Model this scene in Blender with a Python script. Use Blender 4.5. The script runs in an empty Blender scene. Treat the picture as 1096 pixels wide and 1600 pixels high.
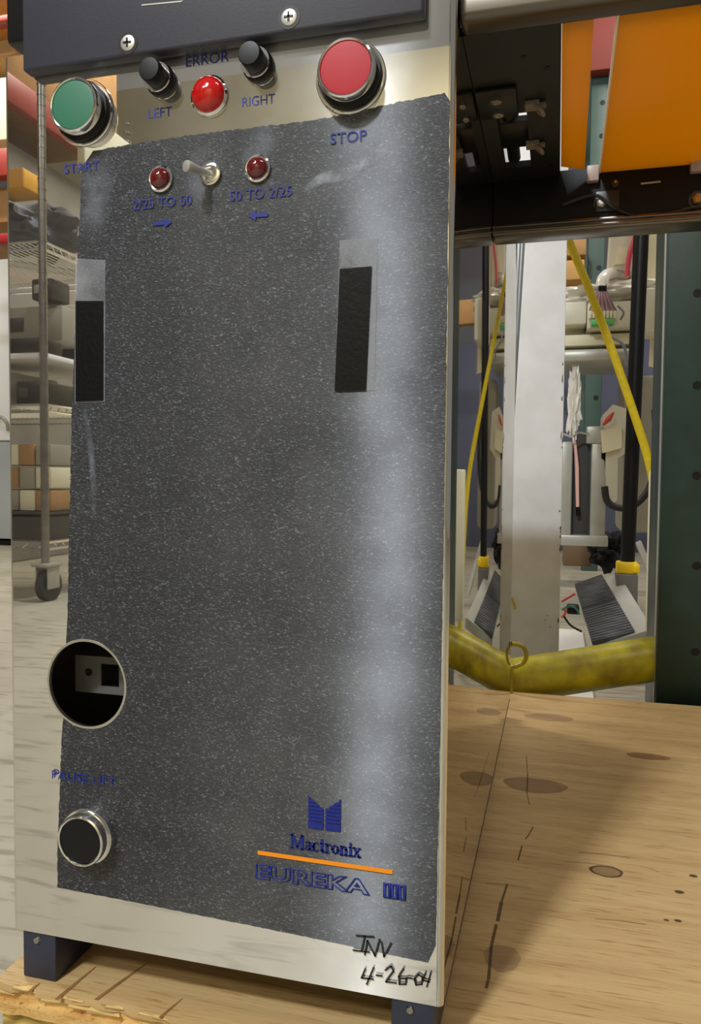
import bpy, bmesh, math, random
from mathutils import Vector, Matrix, noise
random.seed(7)
sc = bpy.context.scene
COL = sc.collection
PI = math.pi

# ------------------------------------------------------------------ camera
F = 1209.6
CAM = Vector((.2875, -.3577, .2517))
RT = Vector((.966253, .257459, .008340)); UP = Vector((-.019370, .040338, .998998)); FW = Vector((-.256865, .965447, -.043964))
cd = bpy.data.cameras.new('camera'); cam = bpy.data.objects.new('camera', cd); COL.objects.link(cam)
cd.sensor_fit = 'VERTICAL'; cd.sensor_height = 24; cd.lens = 24 * F / 1600; cd.clip_start = .01; cd.clip_end = 60
cam.matrix_world = Matrix(((RT.x, UP.x, -FW.x, CAM.x), (RT.y, UP.y, -FW.y, CAM.y), (RT.z, UP.z, -FW.z, CAM.z), (0, 0, 0, 1)))
sc.camera = cam

# ------------------------------------------------------------------ world, lights, exposure
sc.view_settings.view_transform = 'Standard'; sc.view_settings.look = 'None'
sc.view_settings.gamma = 1; sc.view_settings.use_curve_mapping = False
sc.view_settings.exposure = 0.0
wd = bpy.data.worlds.new('world'); sc.world = wd; wd.use_nodes = True
wd.node_tree.nodes['Background'].inputs[0].default_value = (1.0, .95, .86, 1)
wd.node_tree.nodes['Background'].inputs[1].default_value = .2


def lamp(name, loc, target, size, energy, col, size_y=None):
    l = bpy.data.lights.new(name, 'AREA'); l.energy = energy; l.color = col; l.size = size
    if size_y: l.shape = 'RECTANGLE'; l.size_y = size_y
    o = bpy.data.objects.new(name, l); COL.objects.link(o); o.location = loc
    o.rotation_euler = (Vector(target) - Vector(loc)).to_track_quat('-Z', 'Y').to_euler()
    return o


lamp('ceiling_lamp_front', (-.42, -1.9, 2.5), (.2, .1, 0), .2, 68, (.86, .93, 1.0))
lamp('fill_light_right', (1.5, -.5, 2.7), (.4, .7, 0), 1.2, 14, (1, .93, .8), .3)  # added fill light from the right, no fixture in view
lamp('fill_light_rear', (1.0, 2.3, 2.7), (.7, 2.6, 0), 1.2, 34, (1, .96, .88), .3)  # unseen light added to brighten the things behind the machine
lamp('fill_light_aisle', (-1.2, -3.2, 3.0), (-1.2, -3.0, 0), 1.4, 62, (1, .95, .84), .4)  # added to light the mirrored rack and the front wall
lamp('fill_light_wall', (.2, -5.0, 3.3), (.0, -6.4, 1.2), 1.6, 130, (1, .96, .86), .4)  # extra light put in to brighten the mirrored beige wall
lamp('fill_light_left', (-2.2, 1.6, 3.0), (-2.2, 2.2, 0), 1.4, 80, (1, .96, .88), .4)  # unseen fill added for the left background


# ------------------------------------------------------------------ helpers
def at(px, py, Y):
    """point of the plane y = Y seen at a pixel of the 1096 x 1600 frame"""
    d = FW + RT * ((px - 548) / F) - UP * ((py - 800) / F)
    return CAM + d * ((Y - CAM.y) / d.y)


def atz(px, py, Z):
    d = FW + RT * ((px - 548) / F) - UP * ((py - 800) / F)
    return CAM + d * ((Z - CAM.z) / d.z)


def vat(px, py, Y):
    p = at(px, py, Y); return Vector((p.x, -p.y, p.z))


def srgb(*c):
    return tuple((v / 255 / 12.92 if v <= 10 else ((v / 255 + .055) / 1.055) ** 2.4) for v in c) + (1,)


MATS = {}


def mat(name, col, rough=.5, metal=0, var=0, vscale=20, stretch=(1, 1, 1), bump=0, bscale=200, spec=.5, trans=0, alpha=1, aniso=0, col2=None, coat=0):
    if name in MATS: return MATS[name]
    m = bpy.data.materials.new(name); m.use_nodes = True; MATS[name] = m
    nt = m.node_tree; b = nt.nodes['Principled BSDF']
    b.inputs['Base Color'].default_value = col; b.inputs['Roughness'].default_value = rough
    b.inputs['Metallic'].default_value = metal; b.inputs['Specular IOR Level'].default_value = spec
    b.inputs['Transmission Weight'].default_value = trans; b.inputs['Alpha'].default_value = alpha
    b.inputs['Coat Weight'].default_value = coat
    g = nt.nodes.new('ShaderNodeNewGeometry'); mp = nt.nodes.new('ShaderNodeMapping'); mp.inputs['Scale'].default_value = stretch
    nt.links.new(g.outputs['Position'], mp.inputs['Vector'])
    if var or col2:
        n = nt.nodes.new('ShaderNodeTexNoise'); n.inputs['Scale'].default_value = vscale; n.inputs['Detail'].default_value = 6
        nt.links.new(mp.outputs[0], n.inputs['Vector'])
        r = nt.nodes.new('ShaderNodeValToRGB')
        c2 = col2 or tuple(max(0, v * (1 - var)) for v in col[:3]) + (1,)
        r.color_ramp.elements[0].position = .3; r.color_ramp.elements[1].position = .7
        r.color_ramp.elements[0].color = c2; r.color_ramp.elements[1].color = col
        nt.links.new(n.outputs['Fac'], r.inputs[0]); nt.links.new(r.outputs[0], b.inputs['Base Color'])
    if bump:
        n2 = nt.nodes.new('ShaderNodeTexNoise'); n2.inputs['Scale'].default_value = bscale; n2.inputs['Detail'].default_value = 4
        nt.links.new(mp.outputs[0], n2.inputs['Vector'])
        bp = nt.nodes.new('ShaderNodeBump'); bp.inputs['Strength'].default_value = bump; bp.inputs['Distance'].default_value = .001
        nt.links.new(n2.outputs['Fac'], bp.inputs['Height']); nt.links.new(bp.outputs[0], b.inputs['Normal'])
    return m


WORLD = {}


def link(name, me, m, parent=None):
    o = bpy.data.objects.new(name, me); COL.objects.link(o)
    if m: me.materials.append(m)
    vs = [v.co for v in me.vertices]
    c = Vector(((min(v.x for v in vs) + max(v.x for v in vs)) / 2, (min(v.y for v in vs) + max(v.y for v in vs)) / 2, min(v.z for v in vs)))
    me.transform(Matrix.Translation(-c)); o.location = c; WORLD[o] = c
    if parent:
        o.parent = parent; o.matrix_parent_inverse = Matrix.Translation(-WORLD[parent])
    return o


def obj(name, bm, m, parent=None, label=None, ang=35):
    bmesh.ops.recalc_face_normals(bm, faces=bm.faces[:])
    me = bpy.data.meshes.new(name); bm.to_mesh(me); bm.free()
    for p in me.polygons: p.use_smooth = True
    me.set_sharp_from_angle(angle=math.radians(ang))
    o = link(name, me, m, parent)
    if label: o['label'] = label
    return o


def tag(o, label, cat, group=None):
    o['label'] = label; o['category'] = cat
    if group: o['group'] = group
    return o


def struct(o, label, cat):
    o['kind'] = 'structure'; o['label'] = label; o['category'] = cat; return o


def thing(name, loc, label, cat, group=None):
    o = bpy.data.objects.new(name, None); COL.objects.link(o); o.location = loc; o.empty_display_size = .05
    WORLD[o] = Vector(loc); return tag(o, label, cat, group)


def B(): return bmesh.new()


def box(bm, lo, hi, bev=0, seg=2, rot=None):
    lo = Vector(lo); hi = Vector(hi); c = (lo + hi) / 2; s = hi - lo
    r = bmesh.ops.create_cube(bm, size=1)
    vs = r['verts']; bmesh.ops.scale(bm, vec=s, verts=vs)
    if bev:
        es = list({e for v in vs for e in v.link_edges})
        r2 = bmesh.ops.bevel(bm, geom=es, offset=bev, segments=seg, profile=.5, affect='EDGES')
        vs = list({v for f in r2['faces'] for v in f.verts} | {v for v in vs if v.is_valid})
    if rot: bmesh.ops.rotate(bm, cent=(0, 0, 0), matrix=rot, verts=vs)
    bmesh.ops.translate(bm, vec=c, verts=vs)
    return bm


def tube(bm, pts, r, seg=12, caps=True):
    pts = [Vector(p) for p in pts]; rs = r if isinstance(r, (list, tuple)) else [r] * len(pts)
    rings = []; prev = None
    for i, p in enumerate(pts):
        t = (pts[min(i + 1, len(pts) - 1)] - pts[max(i - 1, 0)]).normalized()
        if prev is None:
            a = t.orthogonal().normalized()
        else:
            a = (prev - t * prev.dot(t)).normalized()
        prev = a; b = t.cross(a)
        rings.append([bm.verts.new(p + (a * math.cos(k * 2 * PI / seg) + b * math.sin(k * 2 * PI / seg)) * rs[i]) for k in range(seg)])
    for A, Bq in zip(rings, rings[1:]):
        for k in range(seg): bm.faces.new((A[k], A[(k + 1) % seg], Bq[(k + 1) % seg], Bq[k]))
    if caps: bm.faces.new(rings[0][::-1]); bm.faces.new(rings[-1])
    return bm


def smooth_path(pts, n=8):
    P = [Vector(p) for p in pts]; P = [P[0] * 2 - P[1]] + P + [P[-1] * 2 - P[-2]]; out = []
    for i in range(1, len(P) - 2):
        for k in range(n):
            t = k / n; a, b, c, d = P[i - 1:i + 3]
            out.append(.5 * ((2 * b) + (c - a) * t + (2 * a - 5 * b + 4 * c - d) * t * t + (3 * b - a - 3 * c + d) * t ** 3))
    return out + [P[-2]]


def lathe(bm, prof, o, ax=(0, -1, 0), seg=48):
    """prof: (radius, height along the axis)"""
    ax = Vector(ax).normalized(); a = ax.orthogonal().normalized(); b = ax.cross(a); o = Vector(o); rings = []
    for r, h in prof:
        if r < 1e-6: rings.append([bm.verts.new(o + ax * h)])
        else: rings.append([bm.verts.new(o + ax * h + (a * math.cos(k * 2 * PI / seg) + b * math.sin(k * 2 * PI / seg)) * r) for k in range(seg)])
    for A, Bq in zip(rings, rings[1:]):
        for k in range(seg):
            q = [A[k % len(A)], A[(k + 1) % len(A)], Bq[(k + 1) % len(Bq)], Bq[k % len(Bq)]]
            q = list(dict.fromkeys(q))
            if len(q) > 2: bm.faces.new(q)
    return bm


def prism(bm, poly, y0, y1):
    """poly of (x, z) extruded from y0 to y1"""
    A = [bm.verts.new((x, y0, z)) for x, z in poly]; Bq = [bm.verts.new((x, y1, z)) for x, z in poly]
    bm.faces.new(A); bm.faces.new(Bq[::-1]); n = len(poly)
    for i in range(n): bm.faces.new((A[i], A[(i + 1) % n], Bq[(i + 1) % n], Bq[i]))
    return bm


def hexa(bm, bot, top):
    """solid between two quads"""
    a = [bm.verts.new(p) for p in bot]; b = [bm.verts.new(p) for p in top]
    bm.faces.new(a); bm.faces.new(b[::-1])
    for i in range(4): bm.faces.new((a[i], a[(i + 1) % 4], b[(i + 1) % 4], b[i]))
    return bm


def pbox(px0, py0, px1, py1, Y, dep, bev=0, bm=None):
    a = at(px0, py1, Y); b = at(px1, py0, Y)
    return box(bm or B(), (min(a.x, b.x), Y, min(a.z, b.z)), (max(a.x, b.x), Y + dep, max(a.z, b.z)), bev)


def stroke(bm, pts, w, y, t=.0001):
    """flat pen stroke on the panel plane through (x, z) points"""
    for (x0, z0), (x1, z1) in zip(pts, pts[1:]):
        d = Vector((x1 - x0, z1 - z0)); L = d.length
        if L < 1e-7: continue
        d /= L; n = Vector((-d.y, d.x)) * (w / 2); e = d * (w * .35)
        prism(bm, [(x0 - e.x + n.x, z0 - e.y + n.y), (x0 - e.x - n.x, z0 - e.y - n.y), (x1 + e.x - n.x, z1 + e.y - n.y), (x1 + e.x + n.x, z1 + e.y + n.y)], y - t, y)
    return bm


def lettering(name, s, cx, cz, w, h, y, m, parent, outline=0, offset=0, shear=0, space=1):
    c = bpy.data.curves.new(name, 'FONT'); c.body = s; c.align_x = 'CENTER'; c.align_y = 'CENTER'; c.size = 1; c.shear = shear; c.space_character = space
    c.offset = offset; c.resolution_u = 4
    if outline: c.fill_mode = 'NONE'; c.bevel_depth = outline; c.bevel_resolution = 0
    else: c.extrude = .004
    o = bpy.data.objects.new('tmp', c); COL.objects.link(o)
    dg = bpy.context.evaluated_depsgraph_get(); me = bpy.data.meshes.new_from_object(o.evaluated_get(dg))
    bpy.data.objects.remove(o)
    xs = [v.co.x for v in me.vertices]; ys = [v.co.y for v in me.vertices]
    sx = w / (max(xs) - min(xs)); sz = h / (max(ys) - min(ys)); mx = (max(xs) + min(xs)) / 2; mz = (max(ys) + min(ys)) / 2
    for v in me.vertices:
        v.co = Vector((cx + (v.co.x - mx) * sx, y - v.co.z * .01, cz + (v.co.y - mz) * sz))
    me.materials.clear(); me.name = name
    return link(name, me, m, parent)


def blob(c, r, amp, fr, sub=4, seed=0):
    bm = B(); bmesh.ops.create_icosphere(bm, subdivisions=sub, radius=1)
    for v in bm.verts:
        d = v.co.copy(); k = 1 + amp * noise.fractal(d * fr + Vector((seed, seed * .7, 0)), 1, 2, 4)
        v.co = Vector((d.x * r[0], d.y * r[1], d.z * r[2])) * k + Vector(c)
    return bm


# ------------------------------------------------------------------ materials
def steel(name, mirror_rough, brushed, brushed_rough, tint=(.80, .785, .75), tan=0):
    """polished sheet with a brushed lobe (grain runs along x), wiped and smudged"""
    m = bpy.data.materials.new(name); m.use_nodes = True; nt = m.node_tree; N = nt.nodes; L = nt.links
    for n in list(N): N.remove(n)
    out = N.new('ShaderNodeOutputMaterial'); g1 = N.new('ShaderNodeBsdfAnisotropic'); g2 = N.new('ShaderNodeBsdfAnisotropic')
    mix = N.new('ShaderNodeMixShader')
    g1.inputs['Color'].default_value = tint + (1,); g2.inputs['Color'].default_value = tint + (1,)
    geo = N.new('ShaderNodeNewGeometry'); ns = N.new('ShaderNodeTexNoise'); ns.inputs['Scale'].default_value = 28; ns.inputs['Detail'].default_value = 7
    L.new(geo.outputs['Position'], ns.inputs['Vector'])
    mr = N.new('ShaderNodeMapRange'); mr.inputs['From Min'].default_value = .35; mr.inputs['From Max'].default_value = .72
    mr.inputs['To Min'].default_value = mirror_rough; mr.inputs['To Max'].default_value = mirror_rough * 3.5
    L.new(ns.outputs['Fac'], mr.inputs['Value']); L.new(mr.outputs[0], g1.inputs['Roughness'])
    mr2 = N.new('ShaderNodeMapRange'); mr2.inputs['From Min'].default_value = .35; mr2.inputs['From Max'].default_value = .7
    mr2.inputs['To Min'].default_value = brushed * .7; mr2.inputs['To Max'].default_value = min(1, brushed * 1.5)
    L.new(ns.outputs['Fac'], mr2.inputs['Value']); L.new(mr2.outputs[0], mix.inputs[0])
    g2.inputs['Roughness'].default_value = brushed_rough; g2.inputs['Anisotropy'].default_value = .8
    tg = N.new('ShaderNodeCombineXYZ'); tg.inputs[tan].default_value = 1; L.new(tg.outputs[0], g2.inputs['Tangent'])
    L.new(g1.outputs[0], mix.inputs[1]); L.new(g2.outputs[0], mix.inputs[2]); L.new(mix.outputs[0], out.inputs[0])
    return m


M_panel = steel('polished_steel', .006, .12, .36)
M_side = steel('mirror_steel', .010, .02, .3, tan=1)
M_chrome = mat('chrome', (.82, .81, .8, 1), .09, 1)
M_steel = mat('dull_steel', (.42, .40, .37, 1), .3, 1, var=.3, vscale=30, stretch=(.1, 1, 1))
M_rim = mat('cut_edge', (.6, .58, .53, 1), .3, 1)
M_blackbox = mat('black_anodised', srgb(58, 58, 70), .42, 0, var=.2, vscale=14, bump=.05, bscale=900)
M_black = mat('black_plastic', srgb(10, 10, 12), .4, spec=.3)
M_matteblack = mat('matte_black_metal', srgb(14, 14, 16), .38, 0, var=.3, vscale=30)
M_plate = mat('black_deck_plate', srgb(20, 21, 25), .5, 0, var=.25, vscale=25)
M_rail = mat('black_rail', srgb(12, 12, 13), .5, 0, spec=.25)
M_green = mat('green_cap', srgb(40, 112, 84), .45)
M_red = mat('red_cap', srgb(180, 32, 42), .5, spec=.3)
M_redlens = mat('red_lens', srgb(190, 16, 14), .12, coat=.5)
M_darkred = mat('dark_red_lens', srgb(96, 4, 14), .06, coat=1)
M_blue = mat('blue_ink', srgb(30, 46, 142), .6, var=.15, vscale=300)
M_blue2 = mat('solid_blue_ink', srgb(12, 34, 130), .45, var=.1, vscale=300)
M_orange = mat('orange_ink', srgb(247, 146, 18), .45)
M_marker = mat('marker_ink', srgb(38, 38, 34), .5, var=.3, vscale=400)
M_foot = mat('dark_blue_foot', srgb(44, 48, 66), .45, var=.3, vscale=60)
M_amber = mat('amber_acrylic', srgb(228, 160, 10), .25, var=.12, vscale=12, trans=.0)
_nt = M_amber.node_tree; _tr = _nt.nodes.new('ShaderNodeBsdfTranslucent'); _tr.inputs[0].default_value = srgb(255, 196, 20); _mx = _nt.nodes.new('ShaderNodeMixShader'); _mx.inputs[0].default_value = .45
_nt.links.new(_nt.nodes['Principled BSDF'].outputs[0], _mx.inputs[1]); _nt.links.new(_tr.outputs[0], _mx.inputs[2]); _nt.links.new(_mx.outputs[0], _nt.nodes['Material Output'].inputs[0])
M_amberedge = mat('pale_cut_edge', srgb(236, 226, 206), .5)
M_white = mat('white_paint', srgb(240, 238, 238), .45, col2=srgb(228, 225, 222), vscale=26, bump=.08, bscale=80)
M_cream = mat('cream_plastic', srgb(214, 208, 188), .45, var=.1, vscale=8)
M_cream2 = mat('pale_cream', srgb(228, 220, 188), .5, var=.1, vscale=8)
M_greym = mat('light_grey_metal', srgb(176, 174, 164), .35, .2, var=.15, vscale=20)
M_dgrey = mat('dark_grey', srgb(58, 56, 54), .45, var=.2, vscale=30)
M_yellow = mat('yellow_cord', srgb(214, 186, 10), .5, var=.2, vscale=90)
M_pipe = mat('worn_yellow_paint', srgb(196, 186, 24), .35, col2=srgb(138, 122, 28), vscale=34, bump=.2, bscale=60)
M_ycap = mat('yellow_plastic', srgb(236, 196, 20), .4)
M_dgreen = mat('dark_green_paint', srgb(26, 52, 44), .4, var=.35, vscale=30, bump=.1, bscale=150)
M_rgreen = mat('rack_green', srgb(72, 106, 92), .45, var=.25, vscale=10)
M_rred = mat('rack_red', srgb(160, 54, 40), .45, var=.2, vscale=10)
M_zinc = mat('zinc', (.55, .62, .68, 1), .3, .9)
M_brass = mat('brass', srgb(190, 150, 90), .3, .8)
M_cloth = mat('black_cloth', srgb(20, 20, 22), .9)
M_card = mat('cardboard', srgb(176, 134, 84), .8, var=.2, vscale=12)
M_bluegrey = mat('blue_grey_paint', srgb(84, 88, 112), .6, var=.1, vscale=4)
M_bag = mat('cloudy_plastic', srgb(222, 218, 208), .25, bump=.3, bscale=40)
M_rubber = mat('black_rubber', srgb(26, 26, 27), .55)


def grain_mat():
    m = bpy.data.materials.new('dark_grain'); m.use_nodes = True; nt = m.node_tree; N = nt.nodes; L = nt.links
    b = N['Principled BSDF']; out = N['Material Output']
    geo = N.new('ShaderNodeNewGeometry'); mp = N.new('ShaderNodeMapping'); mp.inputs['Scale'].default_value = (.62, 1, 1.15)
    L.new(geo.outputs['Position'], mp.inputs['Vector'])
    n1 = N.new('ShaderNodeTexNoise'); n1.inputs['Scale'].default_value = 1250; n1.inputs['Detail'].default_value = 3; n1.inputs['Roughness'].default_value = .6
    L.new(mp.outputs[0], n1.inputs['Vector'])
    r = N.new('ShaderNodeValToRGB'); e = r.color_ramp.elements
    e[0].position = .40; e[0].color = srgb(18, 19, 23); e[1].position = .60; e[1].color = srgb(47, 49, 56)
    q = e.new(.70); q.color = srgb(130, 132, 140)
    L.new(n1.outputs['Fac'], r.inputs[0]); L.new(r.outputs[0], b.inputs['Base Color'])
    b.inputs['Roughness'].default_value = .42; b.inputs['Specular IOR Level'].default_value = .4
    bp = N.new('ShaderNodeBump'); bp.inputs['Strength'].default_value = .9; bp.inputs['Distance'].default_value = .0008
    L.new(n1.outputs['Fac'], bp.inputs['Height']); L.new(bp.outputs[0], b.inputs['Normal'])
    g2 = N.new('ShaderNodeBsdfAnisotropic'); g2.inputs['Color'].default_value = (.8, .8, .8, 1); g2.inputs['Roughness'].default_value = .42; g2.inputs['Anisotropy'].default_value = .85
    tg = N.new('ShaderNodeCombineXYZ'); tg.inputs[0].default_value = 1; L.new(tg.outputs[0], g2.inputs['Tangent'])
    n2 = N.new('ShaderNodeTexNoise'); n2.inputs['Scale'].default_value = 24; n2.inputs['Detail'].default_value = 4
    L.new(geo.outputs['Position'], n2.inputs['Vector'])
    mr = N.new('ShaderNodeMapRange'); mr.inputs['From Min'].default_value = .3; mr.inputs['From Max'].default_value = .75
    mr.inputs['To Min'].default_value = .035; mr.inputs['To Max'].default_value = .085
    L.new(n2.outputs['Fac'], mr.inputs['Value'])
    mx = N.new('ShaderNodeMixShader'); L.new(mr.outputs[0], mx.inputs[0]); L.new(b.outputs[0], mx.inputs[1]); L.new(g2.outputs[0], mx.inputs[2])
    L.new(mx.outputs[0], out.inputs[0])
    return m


def smear_mat(name, col, a0, a1, scale, rough=.5, fade=False):
    m = mat(name, col, rough); nt = m.node_tree; N = nt.nodes; L = nt.links; b = N['Principled BSDF']
    g = N.new('ShaderNodeNewGeometry'); n = N.new('ShaderNodeTexNoise'); n.inputs['Scale'].default_value = scale; n.inputs['Detail'].default_value = 8
    L.new(g.outputs['Position'], n.inputs['Vector'])
    mr = N.new('ShaderNodeMapRange'); mr.inputs['From Min'].default_value = .35; mr.inputs['From Max'].default_value = .7
    mr.inputs['To Min'].default_value = a0; mr.inputs['To Max'].default_value = a1
    L.new(n.outputs['Fac'], mr.inputs['Value']); o = mr.outputs[0]
    if fade:
        at_ = N.new('ShaderNodeAttribute'); at_.attribute_name = 'fade'; mu = N.new('ShaderNodeMath'); mu.operation = 'MULTIPLY'
        L.new(o, mu.inputs[0]); L.new(at_.outputs['Fac'], mu.inputs[1]); o = mu.outputs[0]
    L.new(o, b.inputs['Alpha'])
    return m


def wood_mat(name, c1, c2, c3, sc_=(2.2, 26, 26), rough=.6):
    m = bpy.data.materials.new(name); m.use_nodes = True; nt = m.node_tree; N = nt.nodes; L = nt.links; b = N['Principled BSDF']
    g = N.new('ShaderNodeNewGeometry'); mp = N.new('ShaderNodeMapping'); mp.inputs['Scale'].default_value = sc_
    L.new(g.outputs['Position'], mp.inputs['Vector'])
    n = N.new('ShaderNodeTexNoise'); n.inputs['Scale'].default_value = 1.6; n.inputs['Detail'].default_value = 8; n.inputs['Roughness'].default_value = .62; n.inputs['Distortion'].default_value = .7
    L.new(mp.outputs[0], n.inputs['Vector'])
    r = N.new('ShaderNodeValToRGB'); e = r.color_ramp.elements
    e[0].position = .3; e[0].color = c2; e[1].position = .62; e[1].color = c1
    L.new(n.outputs['Fac'], r.inputs[0])
    mp2 = N.new('ShaderNodeMapping'); mp2.inputs['Scale'].default_value = (sc_[0] * 4, sc_[1] * 5, sc_[2] * 5); L.new(g.outputs['Position'], mp2.inputs['Vector'])
    n2 = N.new('ShaderNodeTexNoise'); n2.inputs['Scale'].default_value = 3; n2.inputs['Detail'].default_value = 3; L.new(mp2.outputs[0], n2.inputs['Vector'])
    r2 = N.new('ShaderNodeValToRGB'); r2.color_ramp.elements[0].position = .30; r2.color_ramp.elements[1].position = .42
    r2.color_ramp.elements[0].color = c3; r2.color_ramp.elements[1].color = (1, 1, 1, 1); L.new(n2.outputs['Fac'], r2.inputs[0])
    mx = N.new('ShaderNodeMix'); mx.data_type = 'RGBA'; mx.blend_type = 'MULTIPLY'; mx.inputs[0].default_value = .8
    L.new(r.outputs[0], mx.inputs[6]); L.new(r2.outputs[0], mx.inputs[7]); L.new(mx.outputs[2], b.inputs['Base Color'])
    b.inputs['Roughness'].default_value = rough
    bp = N.new('ShaderNodeBump'); bp.inputs['Strength'].default_value = .25; bp.inputs['Distance'].default_value = .001
    L.new(n2.outputs['Fac'], bp.inputs['Height']); L.new(bp.outputs[0], b.inputs['Normal'])
    return m


def ring_mat(name, c1, c2, centre, scale):
    """end grain: growth rings around a point"""
    m = bpy.data.materials.new(name); m.use_nodes = True; nt = m.node_tree; N = nt.nodes; L = nt.links; b = N['Principled BSDF']
    g = N.new('ShaderNodeNewGeometry'); mp = N.new('ShaderNodeMapping'); mp.inputs['Location'].default_value = [-v for v in centre]
    L.new(g.outputs['Position'], mp.inputs['Vector'])
    w = N.new('ShaderNodeTexWave'); w.wave_type = 'RINGS'; w.rings_direction = 'Y'; w.inputs['Scale'].default_value = scale; w.inputs['Distortion'].default_value = 2.5; w.inputs['Detail'].default_value = 3; w.inputs['Detail Scale'].default_value = 2
    L.new(mp.outputs[0], w.inputs['Vector'])
    r = N.new('ShaderNodeValToRGB'); r.color_ramp.elements[0].color = c1; r.color_ramp.elements[1].color = c2; r.color_ramp.elements[0].position = .3
    L.new(w.outputs['Fac'], r.inputs[0]); L.new(r.outputs[0], b.inputs['Base Color']); b.inputs['Roughness'].default_value = .75
    return m


M_grain = grain_mat()
M_ply = wood_mat('plywood_face', srgb(200, 168, 116), srgb(176, 142, 92), srgb(206, 180, 146), (3.5, 40, 40))
M_plyedge = wood_mat('plywood_edge', srgb(226, 190, 120), srgb(196, 146, 78), srgb(160, 110, 60), (30, 30, 160))
M_stringer = ring_mat('end_grain', srgb(196, 170, 92), srgb(150, 120, 54), (.012, 0, -.078), 26)
M_tape = smear_mat('clear_tape', srgb(178, 180, 186), .12, .4, 60, .18)
M_tapeblk = mat('black_tape', srgb(4, 4, 5), .4, bump=.15, bscale=500, spec=.25)
M_smear = smear_mat('pale_smear', srgb(186, 190, 200), .1, .8, 120, .5, True)
M_smear2 = smear_mat('dust_wipe', srgb(160, 164, 176), .0, .42, 60, .5, True)
M_glare = smear_mat('blue_glare_haze', srgb(170, 176, 196), .0, .2, 40, .5, True)  # bluish glare of the highlight, put into the colour

# ------------------------------------------------------------------ setting
ZF = -.15
def concrete_mat():
    m = mat('concrete', srgb(174, 167, 148), .5, col2=srgb(156, 148, 128), vscale=4, bump=.3, bscale=60); nt = m.node_tree; N = nt.nodes; L = nt.links; b = N['Principled BSDF']
    src = b.inputs['Base Color'].links[0].from_socket
    g = N.new('ShaderNodeNewGeometry'); mp = N.new('ShaderNodeMapping'); mp.inputs['Scale'].default_value = (9, 55, 1); mp.inputs['Rotation'].default_value = (0, 0, .5)
    L.new(g.outputs['Position'], mp.inputs['Vector']); n = N.new('ShaderNodeTexNoise'); n.inputs['Scale'].default_value = 1; n.inputs['Detail'].default_value = 6; n.inputs['Distortion'].default_value = .6
    L.new(mp.outputs[0], n.inputs['Vector']); r = N.new('ShaderNodeValToRGB'); r.color_ramp.elements[0].position = .34; r.color_ramp.elements[1].position = .46
    r.color_ramp.elements[0].color = srgb(150, 146, 136); r.color_ramp.elements[1].color = (1, 1, 1, 1); L.new(n.outputs['Fac'], r.inputs[0])
    mx = N.new('ShaderNodeMix'); mx.data_type = 'RGBA'; mx.blend_type = 'MULTIPLY'; mx.inputs[0].default_value = .5
    L.new(src, mx.inputs[6]); L.new(r.outputs[0], mx.inputs[7]); L.new(mx.outputs[2], b.inputs['Base Color']); return m


concrete = concrete_mat()
bm = B(); box(bm, (-6, -6.5, ZF - .05), (5, 5.5, ZF)); struct(obj('floor', bm, concrete), 'pale smooth concrete warehouse floor', 'floor')
bm = B(); box(bm, (-6, -6.6, ZF), (5, -6.5, 4)); struct(obj('wall_front', bm, mat('beige_wall', srgb(206, 196, 164), .7, var=.08, vscale=2)), 'beige painted wall mirrored in the polished panel', 'wall')
bm = B(); box(bm, (-6, 5.5, ZF), (5, 5.6, 4)); struct(obj('wall_back', bm, mat('grey_wall', srgb(120, 120, 130), .7, var=.1, vscale=2)), 'blue grey wall far behind the machine', 'wall')
bm = B(); box(bm, (-6.1, -6.5, ZF), (-6, 5.5, 4)); struct(obj('wall_left', bm, mat('pale_wall', srgb(198, 192, 176), .7, var=.1, vscale=2)), 'pale wall far to the left of the machine', 'wall')

# ------------------------------------------------------------------ plywood and pallet
ZP = -.027
ply = thing('plywood_sheet', (.4, .3, ZP - .016), 'worn yellowish plywood sheet with knots under the steel machine', 'plywood')
lay = [(ZP - .004, ZP, M_ply, 0), (ZP - .010, ZP - .004, M_plyedge, .0025), (ZP - .016, ZP - .010, M_plyedge, -.001)]
for z0, z1, m, off in lay:
    bm = B(); xs = [-.0075]
    while xs[-1] < .6: xs.append(xs[-1] + random.uniform(.004, .013))
    fr = []
    for x in xs:
        j = random.uniform(-.0012, .0012) + off
        if m is M_ply and random.random() < .12: j += .004
        fr.append((x, -.0065 + j))
    ring = fr + [(1.3, -.0065), (1.3, .672), (-.006, .668)] + [(-.007 + random.uniform(-.0012, .0012), .668 - k * .035) for k in range(1, 19)]
    A = [bm.verts.new((x, y, z0)) for x, y in ring]; Cq = [bm.verts.new((x, y, z1)) for x, y in ring]
    bm.faces.new(A[::-1]); bm.faces.new(Cq)
    for i in range(len(ring)): bm.faces.new((A[i], A[(i + 1) % len(ring)], Cq[(i + 1) % len(ring)], Cq[i]))
    obj('ply_layer', bm, m, ply)


def oval(px, py, rx, ry, m, name, z=ZP + .0002, hole=0):
    c = atz(px, py, ZP); bm = B(); n = 40
    P = [(1 + .035 * math.sin(3 * a + px) + .02 * math.sin(7 * a)) for a in [k * 2 * PI / n for k in range(n)]]
    A = [bm.verts.new((c.x + rx * P[k] * math.cos(k * 2 * PI / n), c.y + ry * P[k] * math.sin(k * 2 * PI / n), z)) for k in range(n)]
    if hole:
        Cq = [bm.verts.new((c.x + rx * hole * math.cos(k * 2 * PI / n), c.y + ry * hole * P[k] * math.sin(k * 2 * PI / n), z)) for k in range(n)]
        for k in range(n): bm.faces.new((A[k], A[(k + 1) % n], Cq[(k + 1) % n], Cq[k]))
    else: bm.faces.new(A)
    return obj(name, bm, m, ply)


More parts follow.
